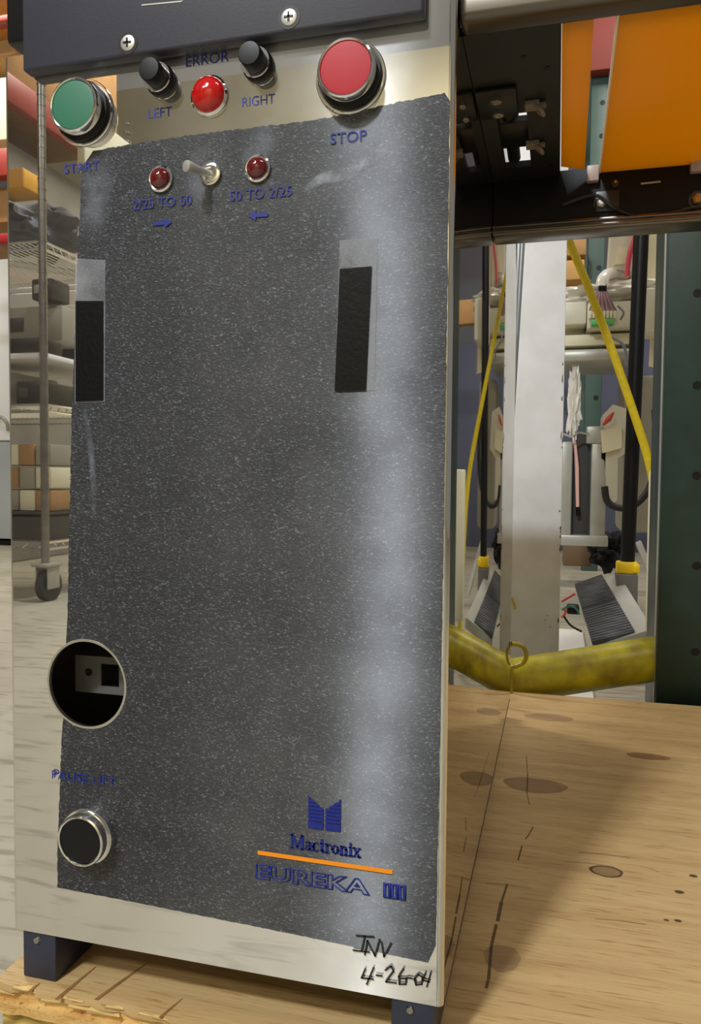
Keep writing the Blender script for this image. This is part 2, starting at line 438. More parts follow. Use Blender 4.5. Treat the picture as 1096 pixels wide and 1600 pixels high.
M_plug = mat('plug_wood', srgb(140, 108, 78), .65, alpha=.45)
M_plug2 = mat('grey_plug_wood', srgb(150, 122, 96), .65, alpha=.3)
M_knot = mat('knot_wood', srgb(170, 122, 80), .6, var=.35, vscale=160, alpha=.7)
M_knotdark = mat('knot_ring', srgb(84, 58, 38), .6, var=.4, vscale=200, alpha=.75)
M_crack = mat('crack_dark', srgb(90, 66, 42), .8, var=.4, vscale=200, alpha=.6)
oval(836, 1227, .0285, .0175, M_plug, 'plug')
oval(858, 1121, .028, .014, M_plug2, 'plug')
oval(785, 1497, .0105, .013, M_plug2, 'plug')
oval(1013, 1182, .021, .009, M_knot, 'knot')
oval(948, 1362, .0105, .0072, M_plug, 'knot'); oval(948, 1362, .0115, .008, M_knotdark, 'knot_ring', ZP + .0004, .84)
for px, py, r in ((1062, 1394, .0022), (1084, 1369, .002), (1060, 1439, .0016), (1042, 1438, .0012)):
    oval(px, py, r * 1.4, r, M_knotdark, 'stain')


def crack(pts, w):
    P = [atz(x, y, ZP) for x, y in pts]; bm = B()
    for a, b in zip(P, P[1:]):
        n = (b - a).cross(Vector((0, 0, 1))).normalized() * w * random.uniform(.3, .75)
        bm.faces.new([bm.verts.new(v + Vector((0, 0, .0003))) for v in (a - n, a + n, b + n, b - n)])
    obj('crack', bm, M_crack, ply)


crack([(823, 1182), (825, 1210), (824, 1240), (828, 1258)], .0008)
crack([(834, 1292), (826, 1306), (821, 1312)], .0012); crack([(816, 1322), (810, 1345)], .0016)
crack([(793, 1382), (784, 1410), (778, 1440)], .0016); crack([(776, 1445), (768, 1480), (764, 1530), (760, 1545)], .0014)
for x0, x1, y0 in ((905, 985, 1332), (880, 960, 1346), (1000, 1030, 1354), (930, 1010, 1436), (760, 830, 1380), (860, 925, 1190)):
    crack([(x0, y0), ((x0 + x1) / 2, y0 + 3), (x1, y0 + 9)], .0005)
# loose splits of the top veneer along the front edge
M_split = mat('fresh_split_wood', srgb(232, 198, 128), .7, var=.25, vscale=80, stretch=(1, .2, 1))
for i in range(15):
    x = -.006 + i * .0095 + random.uniform(-.003, .003); Ls = random.uniform(.008, .02); hh = random.uniform(.0012, .0028); y = -.0075; zt = ZP - random.choice((.0002, .004, .0085)); sl = random.uniform(-.0015, .0015)
    bm = B(); hexa(bm, [Vector(v) for v in ((x, y, zt - hh), (x + Ls, y + .001, zt - hh * .7 + sl), (x + Ls * .9, y + .004, zt - hh * .7 + sl), (x + .002, y + .004, zt - hh))],
                   [Vector(v) for v in ((x + .001, y - .0008, zt), (x + Ls * 1.05, y + .0004, zt - hh * .4 + sl), (x + Ls * .9, y + .004, zt - .0002 + sl * .5), (x + .002, y + .005, zt))])
    obj('splinter', bm, M_split, ply)
M_groove = mat('split_shadow_wood', srgb(150, 104, 56), .8, var=.3, vscale=150)
for (xa, ya), (xb, yb), w in (((88, 1562), (150, 1510), 3.4), ((150, 1562), (232, 1503), 3.2), ((250, 1590), (285, 1560), 2.4), ((45, 1550), (62, 1536), 3)):
    a = atz(xa, ya, ZP + .0003); b = atz(xb, yb, ZP + .0003); bm = B(); n_ = Vector((w / 2700, 0, 0))
    bm.faces.new([bm.verts.new(v) for v in (a - n_, a + n_, a.lerp(b, .5) + n_ * .7, b + n_ * .2, b - n_ * .2, a.lerp(b, .5) - n_ * .9)]); obj('split', bm, M_groove, ply)

pal = thing('wooden_pallet', (.4, .3, ZF), 'weathered timber pallet carrying the plywood sheet', 'pallet')
for i, x in enumerate((-.005, .50, 1.0)):
    bm = B(); box(bm, (x, -.004, ZF), (x + .075, .66, ZP - .016), .002); obj('stringer', bm, M_stringer, pal)
for x0, x1 in ((.08, .49),):
    bm = B(); box(bm, (x0, .0, ZP - .036), (x1, .09, ZP - .018), .002); obj('deck_board', bm, M_plyedge, pal)

# ------------------------------------------------------------------ the machine
W, H, L = .24, .4722, .538
mc = thing('wafer_transfer_machine', (W / 2, L / 2, ZP), 'polished stainless steel wafer transfer machine with dark grained front and push buttons', 'machine')
HX, HZ, HR = .0477, .141, .0230
# front panel with a real round hole
bm = B(); x0, x1, z0, z1 = .0025, W - .0032, 0, H; s = .034; n = 64
sq = lambda a: (HX + s * math.cos(a) / max(abs(math.cos(a)), abs(math.sin(a))), HZ + s * math.sin(a) / max(abs(math.cos(a)), abs(math.sin(a))))
for yy in (0, .0018):
    ci = [bm.verts.new((HX + HR * math.cos(k * 2 * PI / n), yy, HZ + HR * math.sin(k * 2 * PI / n))) for k in range(n)]
    so = [bm.verts.new((sq(k * 2 * PI / n)[0], yy, sq(k * 2 * PI / n)[1])) for k in range(n)]
    for k in range(n): bm.faces.new((ci[k], ci[(k + 1) % n], so[(k + 1) % n], so[k]))
    for q in ((x0, HX - s, z0, z1), (HX - s, HX + s, z0, HZ - s), (HX - s, HX + s, HZ + s, z1), (HX + s, x1, z0, z1)):
        bm.faces.new([bm.verts.new((a, yy, b)) for a, b in ((q[0], q[2]), (q[1], q[2]), (q[1], q[3]), (q[0], q[3]))])
fp = obj('front_panel', bm, M_panel, mc, 'polished steel front panel with round port')
bm = B(); lathe(bm, [(HR - .0002, -.0019), (HR - .0002, .0003), (HR + .0009, .0003), (HR + .0009, 0)], (HX, 0, HZ), seg=72); obj('port_rim', bm, M_rim, fp)


def side(x, sgn, top, name, m, label=None):
    bm = B(); r = .003; pr = [(x - sgn * r + sgn * r * math.sin(a), r - r * math.cos(a)) for a in [k * PI / 2 / 8 for k in range(9)]] + [(x, L)]
    pin = [(x - sgn * .0015, L), (x - sgn * .0015, .004), (x - sgn * r, .0018)]
    q = pr + pin; A = [bm.verts.new((a, b, 0)) for a, b in q]; C2 = [bm.verts.new((a, b, top)) for a, b in q]
    for i in range(len(q)): bm.faces.new((A[i], A[(i + 1) % len(q)], C2[(i + 1) % len(q)], C2[i]))
    bm.faces.new(A[::-1]); bm.faces.new(C2)
    return obj(name, bm, m, mc, label, 60)


sp = side(W, 1, H + .0005, 'side_panel', M_side, 'mirror polished side panel')
side(0, -1, H, 'side_panel', M_panel)
bm = B(); box(bm, (W - .0016, .06, H + .0005), (W, L, H + .14)); obj('upper_side_panel', bm, M_side, mc)
bm = B(); box(bm, (W - .0015, .003, -.0016), (W + .0003, L, .0002), .0003); obj('bottom_shade_strip', bm, M_dgrey, mc)  # dark strip added for the shade line under the side panel
bm = B(); box(bm, (.0015, L - .002, 0), (W - .0016, L, H)); obj('rear_panel', bm, M_steel, mc)
bm = B(); box(bm, (.002, .0019, H - .002), (W - .002, L - .003, H)); obj('top_panel', bm, M_steel, mc)
bm = B(); box(bm, (.002, .0019, 0), (W - .002, L - .003, .002)); obj('bottom_panel', bm, M_steel, mc)
for fx, fy in ((.0055, .001), (W - .0255, .001), (.0055, L - .03), (W - .0255, L - .03)):
    bm = B(); box(bm, (fx, fy, ZP), (fx + .021, fy + .05, .0), .0012)
    ft = obj('foot', bm, M_foot, mc, 'dark blue grey block foot')
    if fy < .1:
        bm = B(); lathe(bm, [(0, .0012), (.0016, .0012), (.0022, 0)], (fx + .0095, fy, -.0045), seg=16); obj('screw', bm, M_steel, ft)
# bracket inside the port
YB = .022; a = at(118, 1080, YB); b = at(196, 1029, YB); c = at(158, 1072, YB); d = at(186, 1039, YB)
bm = B()
for q in ((a.x, c.x, a.z, b.z), (d.x, d.x + .02, a.z, b.z), (c.x, d.x, a.z, c.z), (c.x, d.x, d.z, b.z)): box(bm, (q[0], YB, q[2]), (q[1], YB + .0015, q[3]))
br = obj('inner_bracket', bm, mat('dim_bracket', srgb(92, 90, 86), .6), mc, 'grey bracket seen inside the port')
bm = B(); lathe(bm, [(0, .0004), (.0022, .0004), (.0022, 0)], at(139, 1050, YB), seg=20); obj('bolt_hole', bm, M_black, br)

# dark grained area as a thin layer, ragged edges, notched around the port
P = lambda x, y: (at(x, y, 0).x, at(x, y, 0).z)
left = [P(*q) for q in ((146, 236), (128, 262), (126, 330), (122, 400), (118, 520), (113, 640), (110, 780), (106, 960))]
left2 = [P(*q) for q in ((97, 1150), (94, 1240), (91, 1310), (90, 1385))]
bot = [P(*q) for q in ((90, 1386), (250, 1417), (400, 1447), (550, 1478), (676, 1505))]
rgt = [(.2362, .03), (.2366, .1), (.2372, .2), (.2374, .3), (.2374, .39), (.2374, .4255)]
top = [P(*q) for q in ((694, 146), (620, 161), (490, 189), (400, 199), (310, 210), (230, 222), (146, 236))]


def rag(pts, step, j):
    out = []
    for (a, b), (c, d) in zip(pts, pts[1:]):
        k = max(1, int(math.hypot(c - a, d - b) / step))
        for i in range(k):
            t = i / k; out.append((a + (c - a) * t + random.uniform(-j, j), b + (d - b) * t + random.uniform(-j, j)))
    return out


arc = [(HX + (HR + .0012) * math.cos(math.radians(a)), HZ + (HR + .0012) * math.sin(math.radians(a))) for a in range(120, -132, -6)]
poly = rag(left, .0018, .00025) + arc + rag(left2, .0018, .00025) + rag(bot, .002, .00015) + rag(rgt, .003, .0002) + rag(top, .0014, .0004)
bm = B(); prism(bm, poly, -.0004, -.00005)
film = obj('grained_area', bm, M_grain, fp, 'dark speckled grained area with ragged edges')

# wipes, smears, tape and a painted blue glare over the dark area
YS = -.0007


def patch(pts, m, name, y=YS, t=.0001, parent=None, label=None):
    bm = B(); prism(bm, [P(*q) for q in pts], y - t, y); return obj(name, bm, m, parent or fp, label)


def smear(pts, m, name):
    """soft mark along (px, py, half width): dense in the middle, nothing at its rim"""
    bm = B(); fl = bm.verts.layers.float.new('fade'); rows = []; C = smooth_path([Vector((at(x, y, 0).x, w / 2900, at(x, y, 0).z)) for x, y, w in pts], 6)
    for i, p in enumerate(C):
        t = C[min(i + 1, len(C) - 1)] - C[max(i - 1, 0)]; d = Vector((t.x, 0, t.z)).normalized(); nn = Vector((-d.z, 0, d.x)); row = []
        for k in range(-3, 4):
            v = bm.verts.new(Vector((p.x, YS - .00005, p.z)) + nn * p.y * k / 3); e = min(1, min(i, len(C) - 1 - i) / 5); v[fl] = (1 - (k / 3) ** 2) * e; row.append(v)
        rows.append(row)
    for A, Bq in zip(rows, rows[1:]):
        for k in range(6): bm.faces.new((A[k], A[k + 1], Bq[k + 1], Bq[k]))
    return obj(name, bm, m, fp)


smear([(474, 300, 5), (505, 280, 9), (540, 274, 10), (565, 257, 10), (595, 240, 10), (604, 232, 6)], M_smear, 'smear')
smear([(405, 285, 16), (400, 245, 24), (415, 215, 26), (440, 192, 18)], M_smear2, 'smear')
smear([(535, 250, 20), (560, 225, 34), (575, 195, 30), (585, 175, 16)], M_smear2, 'smear')
smear([(316, 330, 22), (320, 290, 34), (325, 250, 30), (330, 225, 18)], M_smear2, 'smear')
smear([(140, 380, 20), (150, 320, 30), (155, 270, 30), (160, 240, 14)], M_smear2, 'smear')
smear([(560, 420, 50), (600, 360, 60), (610, 300, 50), (620, 220, 30)], M_glare, 'smear')  # painted blue glare along the upper part of the highlight
smear([(130, 635, 3), (137, 660, 6), (145, 720, 6), (148, 780, 6), (147, 815, 3)], M_smear2, 'tape_residue')
patch([(119, 404), (166, 407), (165, 628), (118, 630)], M_tape, 'clear_tape', -.0006, label='strip of clear tape')
patch([(120, 471), (163, 471), (163, 626), (120, 628)], M_tapeblk, 'black_tape', -.0010, label='black strip under clear tape')
patch([(532, 376), (591, 372), (586, 610), (524, 612)], M_tape, 'clear_tape', -.0006, label='strip of clear tape')
patch([(532, 421), (582, 417), (573, 610), (524, 612)], M_tapeblk, 'black_tape', -.0010, label='black strip under clear tape')
patch([(533, 418), (541, 390), (545, 388), (552, 416)], M_tape, 'tape_crease', -.0008)

# lettering
YT = -.00085
for s_, x0, x1, cy, h in (('START', 100, 157, 262, .0048), ('ERROR', 291, 358, 92, .0050), ('LEFT', 232, 269, 176, .0046), ('RIGHT', 379, 430, 157, .0046), ('STOP', 517, 574, 215, .0050),
                          ('2/25 TO 50', 209, 301, 317, .0050), ('50 TO 2/25', 360, 457, 303, .0050), ('PAUSE LIFT', 83, 182, 1215, .0047)):
    a = at(x0, cy, 0); b = at(x1, cy, 0); c = at((x0 + x1) / 2, cy, 0)
    lettering('lettering', s_, (a.x + b.x) / 2, c.z, b.x - a.x, h, -.00012 if s_ in ('ERROR', 'LEFT', 'RIGHT') else YT, M_blue, fp)
for cx, cy, sg in ((255.5, 349, 1), (404, 337, -1)):
    c = at(cx, cy, 0); bm = B()
    q = [(-.0052, -.001), (.001, -.001), (.001, -.0025), (.0052, 0), (.001, .0025), (.001, .001), (-.0052, .001)]
    prism(bm, [(c.x + sg * x, c.z + z) for x, z in q], YT - .0001, YT); obj('arrow', bm, M_blue2, fp)
# emblem: two striped wings
lx0, lx1, lz0, lz1 = .1722, .1889, .0792, .0958
bm = B(); mid = (lx0 + lx1) / 2; g = .0005
for sg, xo, xi in ((1, lx0, mid - g), (-1, lx1, mid + g)):
    edge = lambda x: lz0 + (lz1 - lz0) * (1 - .36 * (abs(x - xo) / abs(xi - xo)) ** .8)
    z = lz0
    for i, (hh, gp) in enumerate([(.0034, .0004)] + [(.00155, .0003)] * 7):
        zt = z + hh
        pts = [(xo, z), (xo, min(zt, edge(xo)))]
        top_ = [(xo + (xi - xo) * k / 8, min(zt, edge(xo + (xi - xo) * k / 8))) for k in range(9)]
        ok = [(x, t) for x, t in top_ if t > z + .00005]
        if len(ok) > 1:
            q = [(x, t) for x, t in ok] + [(ok[-1][0], z), (xo, z)]
            prism(bm, q, YT - .0001, YT)
        z = zt + gp
obj('emblem', bm, M_blue2, fp, 'blue striped emblem')
# serif name
GL = {'M': (1.25, [[(.0, 0), (.35, 0)], [(.17, 0), (.17, 1), 't'], [(0, 1), (.25, 1)], [(.22, 1), (.62, .1), 'b'], [(.62, .1), (1.0, 1), 't'], [(.98, 1), (1.22, 1)], [(1.05, 1), (1.05, 0), 'b'], [(.88, 0), (1.22, 0)]]),
      'a': (.66, [[(.1, .5), (.2, .63), (.4, .62), (.44, .5)], [(.44, .55), (.44, .08), (.58, 0), 'b'], [(.44, .36), (.12, .28), (.1, .08), (.24, 0), (.44, .12)]]),
      'c': (.6, [[(.5, .5), (.4, .63), (.2, .6), (.1, .4)], [(.12, .5), (.08, .3), (.14, .1), 'b'], [(.1, .2), (.2, .03), (.38, 0), (.52, .14)]]),
      't': (.46, [[(.2, .88), (.2, .1), (.3, 0), 'b'], [(.04, .62), (.4, .62)], [(.3, 0), (.42, .08)]]),
      'r': (.56, [[(.17, .62), (.17, 0), 'b'], [(.04, .62), (.2, .62)], [(.03, 0), (.34, 0)], [(.2, .45), (.32, .62), (.46, .62), (.5, .5)]]),
      'o': (.66, [[(.12, .5), (.08, .3), (.14, .12), 'b'], [(.5, .5), (.54, .3), (.48, .12), 'b'], [(.13, .5), (.3, .64), (.5, .5)], [(.14, .12), (.3, 0), (.48, .12)]]),
      'n': (.74, [[(.17, .62), (.17, 0), 'b'], [(.04, .62), (.2, .62)], [(.03, 0), (.32, 0)], [(.2, .46), (.34, .62), (.48, .6)], [(.5, .56), (.54, .4), (.54, 0), 'b'], [(.4, 0), (.7, 0)]]),
      'i': (.38, [[(.18, .62), (.18, 0), 'b'], [(.05, .62), (.2, .62)], [(.03, 0), (.34, 0)], [(.18, .82), (.18, .9), 'b']]),
      'x': (.66, [[(.08, .62), (.52, 0), 'b'], [(.54, .62), (.08, 0)], [(.0, .62), (.26, .62)], [(.4, .62), (.64, .62)], [(0, 0), (.22, 0)], [(.36, 0), (.64, 0)]])}
word = 'Mactronix'; tot = sum(GL[c][0] for c in word); xa, xb = .1628, .1992; k = (xb - xa) / tot; x = xa; bm = B()
for ch in word:
    for st in GL[ch][1]:
        w = .0006
        if st[-1] == 'b': w = .0013; st = st[:-1]
        elif st[-1] == 't': w = .0008; st = st[:-1]
        stroke(bm, [(x + u * k, .0681 + v * .0066) for u, v in st], w, YT)
    x += GL[ch][0] * k
obj('lettering', bm, M_blue2, fp)
bm = B(); c0 = P(406, 1331); c1 = P(612, 1361); stroke(bm, [c0, c1], .0021, YT); obj('underline', bm, M_orange, fp, 'orange printed line')
lettering('lettering', 'EUREKA', .1742, .0536, .0595, .0078, YT, M_blue, fp, outline=.026, offset=.03, space=1.05)
lettering('lettering', 'III', .2160, .0536, .0112, .0074, YT, M_blue, fp, outline=.05, offset=.03, space=1.0)
# marker note
bm = B()
HW = [[(558, 1460), (585, 1462)], [(571, 1461), (566, 1484)], [(553, 1483), (578, 1486)], [(571, 1490), (575, 1468), (587, 1492), (594, 1466)], [(597, 1470), (601, 1493), (612, 1472)],
      [(572, 1512), (566, 1526), (584, 1528)], [(585, 1510), (574, 1536)], [(589, 1522), (598, 1523)], [(603, 1514), (612, 1508), (616, 1516), (604, 1532), (620, 1534)], [(632, 1512), (624, 1524), (625, 1536), (635, 1536), (636, 1527), (627, 1527)],
      [(638, 1526), (645, 1527)], [(655, 1521), (648, 1528), (651, 1537), (660, 1536), (661, 1525), (655, 1521)], [(666, 1519), (662, 1530), (672, 1532)], [(674, 1519), (668, 1540)]]
for st in HW: stroke(bm, [P(*q) for q in st], .0009, YT)
obj('marker_note', bm, M_marker, fp, 'handwritten black marker date')


def push_button(cx, cz, cap_mat, label, sleeve=False):
    bm = B()
    if sleeve: lathe(bm, [(.0150, 0), (.0150, .0040), (.0145, .0046), (.0136, .0046), (.0134, .0010), (.0, .0010)], (cx, -.0003, cz))
    else: lathe(bm, [(.0168, 0), (.0168, .0006), (.0164, .0011), (.0158, .0011), (.0156, .0007), (0, .0007)], (cx, -.0003, cz))
    bz = obj('push_button', bm, M_chrome, fp, label)
    bm = B(); lathe(bm, [(.0153 if not sleeve else .0132, .0006), (.0150 if not sleeve else .0132, .0034), (.0132, .0036), (0, .0036)], (cx, -.0003, cz)); obj('collar', bm, M_black, bz)
    bm = B(); lathe(bm, [(.0132, .003), (.0137, .0042), (.0138, .0086), (.0134, .0096), (.0127, .0100), (.0122, .0098), (.0119, .0090), (0, .0090)], (cx, -.0003, cz)); obj('plunger', bm, M_chrome, bz)
    bm = B(); lathe(bm, [(.0119, .0088), (.0118, .0094), (.010, .0096), (0, .0097)], (cx, -.0003, cz)); obj('cap', bm, cap_mat, bz)


push_button(.0488, .4380, M_green, 'green start button with chrome ring')
push_button(.1908, .4384, M_red, 'red stop button with chrome ring')
push_button(.0498, .0604, M_black, 'black pause button with chrome sleeve', True)
for cx, cz in ((.0924, .4492), (.1445, .4498)):
    bm = B(); lathe(bm, [(.0078, 0), (.0078, .0012), (.0070, .0018), (.0070, .0036), (.0064, .0040), (0, .0040)], (cx, -.0002, cz)); o = obj('fuse_holder', bm, M_black, fp, 'black fuse holder knob')
    bm = B(); lathe(bm, [(.0071, .0034), (.0074, .0038), (.0071, .0043), (.005, .0043)], (cx, -.0002, cz)); obj('ring', bm, M_chrome, o)
    bm = B(); lathe(bm, [(.0055, .0036), (.0057, .005), (.0057, .0112), (.0052, .0120), (.0030, .0122), (0, .0122)], (cx, -.0002, cz), seg=28); obj('knob', bm, M_black, o)
bm = B(); lathe(bm, [(.0098, 0), (.0098, .0008), (.0088, .0016), (.0084, .0016), (0, .0016)], (.1190, -.0002, .4385)); o = obj('error_lamp', bm, M_chrome, fp, 'red domed error lamp')
bm = B(); lathe(bm, [(.0086 * math.cos(a), .0014 + .0055 * math.sin(a)) for a in [k * PI / 2 / 10 for k in range(11)]], (.1190, -.0002, .4385)); obj('lens', bm, M_redlens, o)
for cx, cz in ((.0927, .4005), (.1446, .4008)):
    bm = B(); lathe(bm, [(.0068, 0), (.0066, .0010), (.0058, .0016), (.0052, .0014), (0, .0010)], (cx, -.0006, cz)); o = obj('indicator_lamp', bm, M_chrome, fp, 'small dark red indicator lamp')
    bm = B(); lathe(bm, [(.0053 * math.cos(a), .0010 + .0040 * math.sin(a)) for a in [k * PI / 2 / 10 for k in range(11)]], (cx, -.0006, cz)); obj('lens', bm, M_darkred, o)
bm = B(); lathe(bm, [(.0056, 0), (.0056, .0014), (.0046, .0018), (.0034, .0018), (.0032, .0006), (0, .0006)], (.1198, -.0006, .4005), seg=24); o = obj('toggle_switch', bm, M_chrome, fp, 'metal toggle switch')
bm = B(); a = Vector((.1198, -.001, .4003)); b = at(290, 259, -.0150); tube(bm, [a, a.lerp(b, .6), a.lerp(b, .9), a.lerp(b, .98), b], [.0017, .0022, .0029, .0027, .0015], 16); obj('lever', bm, MATS.get('nickel') or mat('nickel', (.72, .70, .66, 1), .38, .75), o)

# black front plate and the housing on top
bm = B(); box(bm, (.0178, -.008, .4590), (.2262, -.0002, .66), .0016, 3); pl = obj('top_plate', bm, M_blackbox, mc, 'charcoal plate above the controls')
for cx, cz in ((.0788, .4650), (.1629, .4655)):
    bm = B(); lathe(bm, [(.0054, 0), (.0054, .0002), (.0038, .0002)], (cx, -.008, cz), seg=28); o = obj('countersink', bm, M_black, pl)
    bm = B(); lathe(bm, [(.0038, .0001), (.0038, .0004), (.0026, .0009), (0, .0010)], (cx, -.008, cz), seg=28); o = obj('screw', bm, mat('nickel', (.72, .70, .66, 1), .38, .75), pl)
    bm = B()
    for w_, h_ in ((.0044, .0010), (.0010, .0044)): box(bm, (cx - w_ / 2, -.00925, cz - h_ / 2), (cx + w_ / 2, -.0088, cz + h_ / 2))
    o['label'] = 'cross head screw'; obj('screw_slot', bm, M_black, pl)
bm = B(); box(bm, (-.0035, .006, H + .0105), (W - .03, .30, .66), .003); obj('top_housing', bm, M_matteblack, mc)
bm = B(); a = at(222, 8, -.0081); b = at(285, 2, -.0081); stroke(bm, [(a.x, a.z), (b.x, b.z), (b.x, b.z + .01)], .0006, -.0081); obj('scratch', bm, M_greym, pl)

# deck seen from below, right of the mirror side
ZD = .461
bm = B(); box(bm, (W + .0003, .003, ZD - .002), (.62, .019, ZD + .016), .004, 4); obj('front_rail', bm, mat('rail_steel', (.17, .15, .13, 1), .32, 1, var=.3, vscale=30, stretch=(.1, 1, 1)), mc, 'dull steel front rail of the deck')
bm = B(); SX0, SX1 = W + .0095, .2668
for q in ((W + .0003, .2855, .019, .104), (W + .0003, .2855, .182, .212), (W + .0003, SX0, .104, .182), (SX1, .2855, .104, .182)):
    box(bm, (q[0], q[2], ZD), (q[1], q[3], ZD + .004))
dk = obj('deck_plate', bm, M_plate, mc, 'black deck plate with a slot')
bm = B(); box(bm, (SX0 - .004, .126, ZD + .004), (SX1 + .004, .161, ZD + .009), .001); tube(bm, [(.2555, .112, ZD + .010), (.2555, .186, ZD + .008)], .0042, 16); tube(bm, [(.2476, .095, ZD + .006), (.2476, .192, ZD + .004)], .0024, 12)
obj('slide_mechanism', bm, M_matteblack, mc)
bm = B(); box(bm, (W + .001, .07, ZD - .003), (.2625, .102, ZD), .0008); o = obj('bearing_block', bm, M_matteblack, mc)
for yy in (.078, .094):
    bm = B(); lathe(bm, [(.0034, 0), (.0034, .002), (.0018, .0024), (0, .0016)], (.2515, yy, ZD - .003), (0, 0, -1), 6); obj('bolt', bm, M_steel, o)
for i, (px, py) in enumerate(((838, 160), (838, 222), (870, 288))):
    p = atz(px, py, ZD); o_ = B()
    box(o_, (p.x - .006, p.y - .004, ZD - .003), (p.x + .002, p.y + .004, ZD), .0005); cl = obj('cable_clip', o_, mat('clip_nylon', srgb(120, 112, 96), .5), mc, 'beige nylon cable clip')
    bm = B(); tube(bm, smooth_path([(p.x - .001, p.y - .003, ZD - .002), (p.x + .003, p.y - .003, ZD - .006), (p.x + .004, p.y + .003, ZD - .006), (p.x, p.y + .004, ZD - .002)], 5), .0011, 8); obj('hook', bm, MATS['clip_nylon'], cl)
    bm = B(); box(bm, (p.x + .002, p.y - .002, ZD - .0035), (p.x + .0055, p.y + .001, ZD - .001), .0004); obj('tab', bm, MATS['clip_nylon'], cl)
for px, py in ((819, 89), (856, 106), (861, 258)):
    p = atz(px, py, ZD); bm = B(); lathe(bm, [(0, .0003), (.0016, .0003), (.0016, 0)], p, (0, 0, -1), 16); obj('plate_hole', bm, M_black, dk)


def amber(quad, name, label, edge=False):
    bm = B(); hexa(bm, [Vector((x, y, ZD)) for x, y in quad], [Vector((x, y, ZD + .004)) for x, y in quad]); o = obj(name, bm, M_amber, mc, label)
    if edge:
        (xa, ya), (xb, yb) = quad[0], quad[3]
        bm = B(); hexa(bm, [Vector(v) for v in ((xa - .0009, ya, ZD - .0006), (xa, ya, ZD - .0006), (xb, yb, ZD - .0006), (xb - .0009, yb, ZD - .0006))], [Vector(v) for v in ((xa - .0009, ya, ZD + .0042), (xa, ya, ZD + .0042), (xb, yb, ZD + .0042), (xb - .0009, yb, ZD + .0042))])
        obj('cut_edge', bm, M_amberedge, o, 'pale cut edge')


amber([(.2857, .018), (.2997, .018), (.3016, .197), (.2861, .188)], 'amber_plate', 'narrow amber plate')
amber([(.3105, .012), (.43, .012), (.3705, .2135), (.3123, .2205)], 'amber_plate', 'wide amber plate with pale edge', True)
bm = B(); box(bm, (W + .0003, .205, .4305), (.62, .222, ZD + .004), .0008); rl = obj('rear_rail', bm, M_rail, mc, 'black rear rail')
bm = B(); box(bm, (W + .0003, .200, .4222), (.62, .224, .4302), .0015)
for k in range(2): box(bm, (W + .0003, .1985, .4238 + k * .0032), (.62, .201, .4254 + k * .0032), .0004)
obj('rail_lip', bm, mat('rail_lip_metal', (.16, .14, .13, 1), .22, .9), rl)


def bolt(px, py, r, m, parent):
    p = at(px, py, .205); bm = B(); lathe(bm, [(r * 1.5, 0), (r * 1.5, .0008), (r, .0009)], p, seg=24); o = obj('washer', bm, M_dgrey, parent)
    bm = B(); lathe(bm, [(r, .0006), (r, .003), (r * .6, .0042), (0, .0044)], p, seg=6); obj('nut', bm, m, parent)
    return p


p = bolt(940, 318, .0034, MATS['nickel'], rl); bolt(1091, 313, .0040, M_brass, rl); bolt(962, 287, .0016, M_brass, rl)
bm = B(); box(bm, (p.x - .004, .2035, p.z - .006), (p.x + .012, .2052, p.z + .008), .0008); obj('bracket', bm, mat('bracket_black', srgb(34, 34, 38), .4), rl)
bm = B(); tube(bm, smooth_path([at(*q, .2) for q in ((880, 320), (930, 305), (960, 325), (1000, 338), (1050, 332), (1096, 322), (1140, 318))], 6), .0011, 8); obj('cable', bm, M_rubber, rl)
bm = B(); a = at(1003, 287, .2042); b = at(1032, 284, .2042); stroke(bm, [(a.x, a.z), (b.x, b.z)], .0012, .2042); obj('slot_mark', bm, M_greym, rl)
bm = B(); pbox(917, 256, 937, 283, .2, .006, .001, bm); obj('end_block', bm, mat('pinkish_nylon', srgb(176, 156, 150), .4), rl, 'pinkish block between amber plates')
bm = B(); pbox(1080, 240, 1110, 268, .2, .006, .001, bm); obj('end_block', bm, MATS['pinkish_nylon'], rl)

# ------------------------------------------------------------------ things right behind the machine
bm = B(); xr = at(880, 700, .9).x
box(bm, (xr - .125, .90, ZF), (xr, .905, 1.5), .0012); box(bm, (xr - .008, .905, ZF), (xr, .96, 1.5), .0012); box(bm, (xr - .125, .905, ZF), (xr - .117, .96, 1.5), .0012)
post = obj('steel_column', bm, M_white); tag(post, 'white painted steel channel post with chipped edges behind the machine', 'post')
M_chip = mat('chipped_paint', srgb(112, 92, 66), .8, var=.4, vscale=200)
bm = B()
for k in range(26):
    z = random.uniform(-.12, .45) if k < 18 else random.uniform(-.14, .05); x = xr - random.choice((.0006, .0012, .0025))
    if k >= 20: x = random.uniform(.235, xr - .01)
    hh = random.uniform(.002, .012) if x > xr - .004 else .0015; ww = random.uniform(.001, .002)
    prism(bm, [(x - ww, z), (x + .0005, z - hh * .4), (x + .0005, z + hh), (x - ww * .5, z + hh * .6)], .8996, .9)
obj('paint_chips', bm, M_chip, post)['kind'] = 'stuff'
bm = B(); tube(bm, [at(819, 340, .60), at(804, 590, .60), at(790, 830, .60), Vector((at(790, 830, .60).x - .012, .60, ZP))], .0032, 12); tag(obj('zinc_rod', bm, M_zinc), 'thin bluish zinc rod leaning beside the white post', 'rod')
bm = B(); a = at(740, 1072, .70); b = at(838, 1058, .705); c = at(1075, 1021, .745)
tube(bm, [a, a.lerp(b, .97), b, b.lerp(c, .03), c], .0295, 28); pipe = tag(obj('yellow_pipe', bm, M_pipe), 'worn yellow painted pipe lying behind the plywood', 'pipe')
